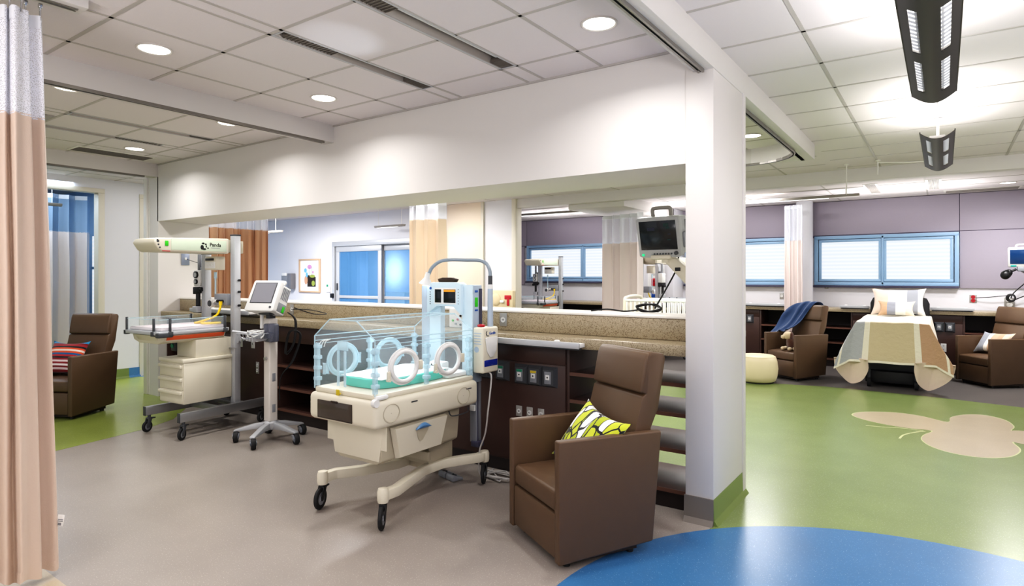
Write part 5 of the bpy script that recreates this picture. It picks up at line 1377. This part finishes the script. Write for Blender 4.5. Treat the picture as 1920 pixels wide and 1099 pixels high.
m = MB(); m.bx(.008, .02, -.012, .012, -.01, .02, .003); m.build('toggle', white_pl, t)
m = MB(); m.tube([(.02, .01, .0), (.05, .08, -.03), (.06, .15, -.05), (.03, .2, -.06)], .004, 6); m.build('lead', dark_grey, t)
# white crib and column outlets beyond the ledge
t = thing('crib', 'white crib with slatted sides in the far bay under the big monitor', 'crib', (-2.95, 7.6, 0))
m = MB(); m.bx(-.42, .42, -.26, .26, .62, .68, .01); m.build('mattress_base', white_pl, t)
m = MB(); m.bx(-.38, .38, -.23, .23, .69, .78, .03); m.build('mattress', white_sheet, t)
for yy in (-.27, .27):
    m = MB(); m.bx(-.42, .42, yy-.015, yy+.015, 1.12, 1.15, .008); m.bx(-.42, .42, yy-.012, yy+.012, .66, .69, .006)
    for k in range(15): x = -.40+.8*k/14; m.bx(x-.009, x+.009, yy-.007, yy+.007, .68, 1.13)
    m.build('slatted_side', white_pl, t)
for xx in (-.43, .43):
    m = MB(); m.tube([(xx, -.27, .62), (xx, -.27, 1.08), (xx, -.2, 1.17), (xx, .2, 1.17), (xx, .27, 1.08), (xx, .27, .62)], .022, 10); m.bx(xx-.006, xx+.006, -.24, .24, .66, 1.10, .004); m.build('end_panel', beige, t)
for sx in (-.38, .38):
    for sy in (-.22, .22):
        m = MB(); m.cyl((sx, sy, .1), (sx, sy, .63), .02, n=12); m.build('leg', alu, t)
        caster(t, sx, sy, .11, .05, .3)
t = thing('outlet_column', 'white service panel with red and blue sockets beyond the counter ledge', 'panel', (-4.42, 10.99, 0))
m = MB(); m.bx(-.16, .16, -.04, 0, .9, 1.75, .006); m.build('panel', white_pl, t)
for z, mt in ((1.55, white_pl), (1.34, red_m), (1.12, blue_lbl)):
    m = MB(); m.bx(-.08, .08, -.055, -.04, z-.07, z+.07, .004); f = m.build('socket', mt, t)
    m = MB()
    for x, zz in ((-.03, .02), (.03, .02), (0, -.03)): m.cyl((x, -.055, z+zz), (x, -.059, z+zz), .011, n=8)
    m.build('hole', black, f)
t = thing('glove_holder', 'cream wall holder with red panel behind the far warmer and crib', 'box', (-4.62, 10.4, .75))
m = MB(); m.bx(-.17, .17, -.08, .0, 0, .55, .02); m.bx(-.1, -.06, -.02, .02, -.75, 0); m.bx(.06, .1, -.02, .02, -.75, 0); m.build('holder', glove_m, t)
m = MB(); m.bx(-.11, .11, -.09, -.075, .38, .45, .004); m.bx(-.02, .05, -.092, -.075, .18, .40, .004); m.build('red_flap', red_m, t)
# things inside the blue room and side room
t = thing('bedside_unit', 'blue-lit bassinet behind the right leaf of the glazed door', 'bassinet', (-9.9, 9.75, 0))
m = MB(); m.bx(-.30, .30, -.2, .2, .75, .80, .01); m.bx(-.26, .26, -.17, .17, .1, .7, .01); m.build('cabinet', white_pl, t)
m = MB(); m.bx(-.30, .30, -.2, -.19, .80, 1.10); m.bx(-.30, .30, .19, .2, .80, 1.1); m.bx(-.30, -.29, -.2, .2, .8, 1.1); m.bx(.29, .3, -.2, .2, .8, 1.1); m.build('clear_tub', clear_edge, t)
t = thing('night_window', 'bright narrow window strip beside the curtain in the left doorway', 'window', (-13.08, 4.05, 1.5))
t.location = (-10.45, 3.93, 1.3)
m = MB(); m.bx(-.1, .1, -.02, .0, -.5, .75, .004); m.build('window_blind', win_light, t)
m = MB(); m.bx(-.12, .12, -.03, .0, .25, .29, .002); m.bx(-.12, .12, -.03, .0, -.53, -.49, .002); m.build('frame', win_frame, t)
t = thing('office_chair', 'dark office chair back glimpsed through the narrow left doorway', 'chair', (-10.6, 4.75, 0))
m = MB(); m.bx(-.2, .2, -.2, .2, .42, .50, .04); m.build('seat', dark_grey, t)
m = MB(); m.bx(-.19, .19, .18, .24, .62, 1.15, .03); m.build('backrest', dark_grey, t)
m = MB(); m.cyl((0, 0, .08), (0, 0, .43), .025); m.bx(-.02, .02, .17, .22, .45, .7, .004)
for k in range(5): m.tube([(0, 0, .1), (.24*math.cos(k*1.257), .24*math.sin(k*1.257), .06)], .016, 6); m.ball((.24*math.cos(k*1.257), .24*math.sin(k*1.257), .03), .03)
m.build('base', black, t)
t = thing('desk', 'white desk glimpsed through the narrow left doorway', 'desk', (-10.5, 5.25, 0))
m = MB(); m.bx(-.7, .7, -.25, .25, .82, .86, .004); m.build('top', white_pl, t)
m = MB(); m.bx(-.68, -.62, -.22, .22, 0, .82); m.bx(.62, .68, -.22, .22, 0, .82); m.build('leg', dark_grey, t)

# ------------------------------------------------------------------ light
area('side_room_light', (-9.98, 2.7, 2.7), (0, 0, 0), 1.2, 1.2, 32, (.7, .84, 1))
area('side_room_light', (-11.2, 5.0, 2.7), (0, 0, 0), .8, .8, 22, (.7, .84, 1))
area('blue_room_light', (-10.2, 10.1, 2.7), (0, 0, 0), 1.5, 1.2, 30, (.55, .77, 1))
area('blue_room_wash', (-11.75, 10.9, 1.6), (PI/2, 0, 0), .3, .6, 9, (.9, .96, 1))
area('corridor_light', (-10.5, 6.6, 2.7), (0, 0, 0), 1.2, 1.2, 210, (1, .98, .97))
area('corridor_light', (-8.6, 1.5, 2.77), (0, 0, 0), .3, 1.4, 12, WARM)
area('corridor_light', (-8.7, 4.3, 2.77), (0, 0, 0), .3, 1.4, 8, WARM)
for x in (-6.6, -4.6, -2.6): area('bay_light', (x, 6.0, 2.76), (0, 0, 0), .6, .6, 55, WARM)
for x in (-5.2, -2.4, .8): area('window_bay_light', (x, 9.9, 2.69), (0, 0, 0), .6, .4, 62, (1, .98, .98))  # unseen ceiling lamps added for general illumination of the window bay
area('room_light', (-2.7, -1.2, 2.76), (0, 0, 0), 1.4, 1.2, 40, WARM)
area('room_light', (1.2, 1.0, 2.76), (0, 0, 0), 1.2, 1.2, 20, WARM)
area('room_light', (2.6, 5.5, 2.76), (0, 0, 0), 1.2, 2.0, 30, (1, .98, .96))
area('fill_uplight', (-1.6, -2.2, .9), (PI, 0, 0), 2.2, 1.6, 150, (1, .96, .96))  # unseen uplight added behind the camera to brighten the ceiling
area('fill_uplight', (2.2, .2, .9), (PI, 0, 0), 1.6, 2.0, 190, (1, .95, .96))  # second added uplight, out of view on the right
for x in (-6.2, -3.4, -.5): area('bay_fill_uplight', (x, 10.35, 2.25), (PI, 0, 0), 1.6, .5, 18, (1, .97, .97))  # uplights without fittings, added to brighten the low bay ceiling
for x in (-6.0, -3.2): area('bay_fill_uplight', (x, 6.4, 2.3), (PI, 0, 0), 1.4, .8, 16, (1, .97, .97))  # same added fill for the ceiling behind the partition
area('fill_uplight', (3.3, 5.6, 1.0), (PI, 0, 0), 1.8, 2.4, 95, (1, .95, .97))  # out-of-frame uplight added to lift the right bay ceiling
area('corridor_light', (-7.2, 7.6, 2.72), (0, 0, 0), .8, .4, 35, WARM)  # unseen lamp added to brighten the beige back wall panel
sp = bpy.data.lights.new('lamp_reflection_spot', 'SPOT'); sp.energy = 24; sp.color = (.78, .88, 1); sp.spot_size = math.radians(21); sp.spot_blend = .8; sp.shadow_soft_size = .02
so = bpy.data.objects.new('lamp_reflection_spot', sp); COL.objects.link(so); so.location = (-2.99, 3.0, 1.50)
dv = Vector((-2.82, 2.30, CZ)) - so.location; so.rotation_euler = dv.to_track_quat('-Z', 'Y').to_euler()
w = bpy.data.worlds.new('World'); SC.world = w; w.use_nodes = True
w.node_tree.nodes['Background'].inputs[0].default_value = (.93, .95, 1, 1)
w.node_tree.nodes['Background'].inputs[1].default_value = .85

# ------------------------------------------------------------------ camera
cam = bpy.data.cameras.new('camera'); co = bpy.data.objects.new('camera', cam); COL.objects.link(co); SC.camera = co
co.location = (0, 0, 1.43); co.rotation_euler = (PI/2, 0, math.radians(35.2))
cam.sensor_width = 36; cam.sensor_fit = 'HORIZONTAL'; cam.lens = 1147/1920*36; cam.shift_y = -29.5/1920; cam.clip_start = .05
SC.view_settings.view_transform = 'Standard'; SC.view_settings.look = 'None'; SC.view_settings.exposure = .02
SC.view_settings.use_curve_mapping = True
cv = SC.view_settings.curve_mapping.curves[3]
for a_, b_ in ((.035, .018), (.10, .068), (.25, .225), (.55, .55)): cv.points.new(a_, b_)
SC.view_settings.curve_mapping.update()
SC.cycles.use_denoising = True
SC.cycles.max_bounces = 10; SC.cycles.transparent_max_bounces = 24; SC.cycles.caustics_reflective = False; SC.cycles.caustics_refractive = False
SC.cycles.sample_clamp_indirect = 6
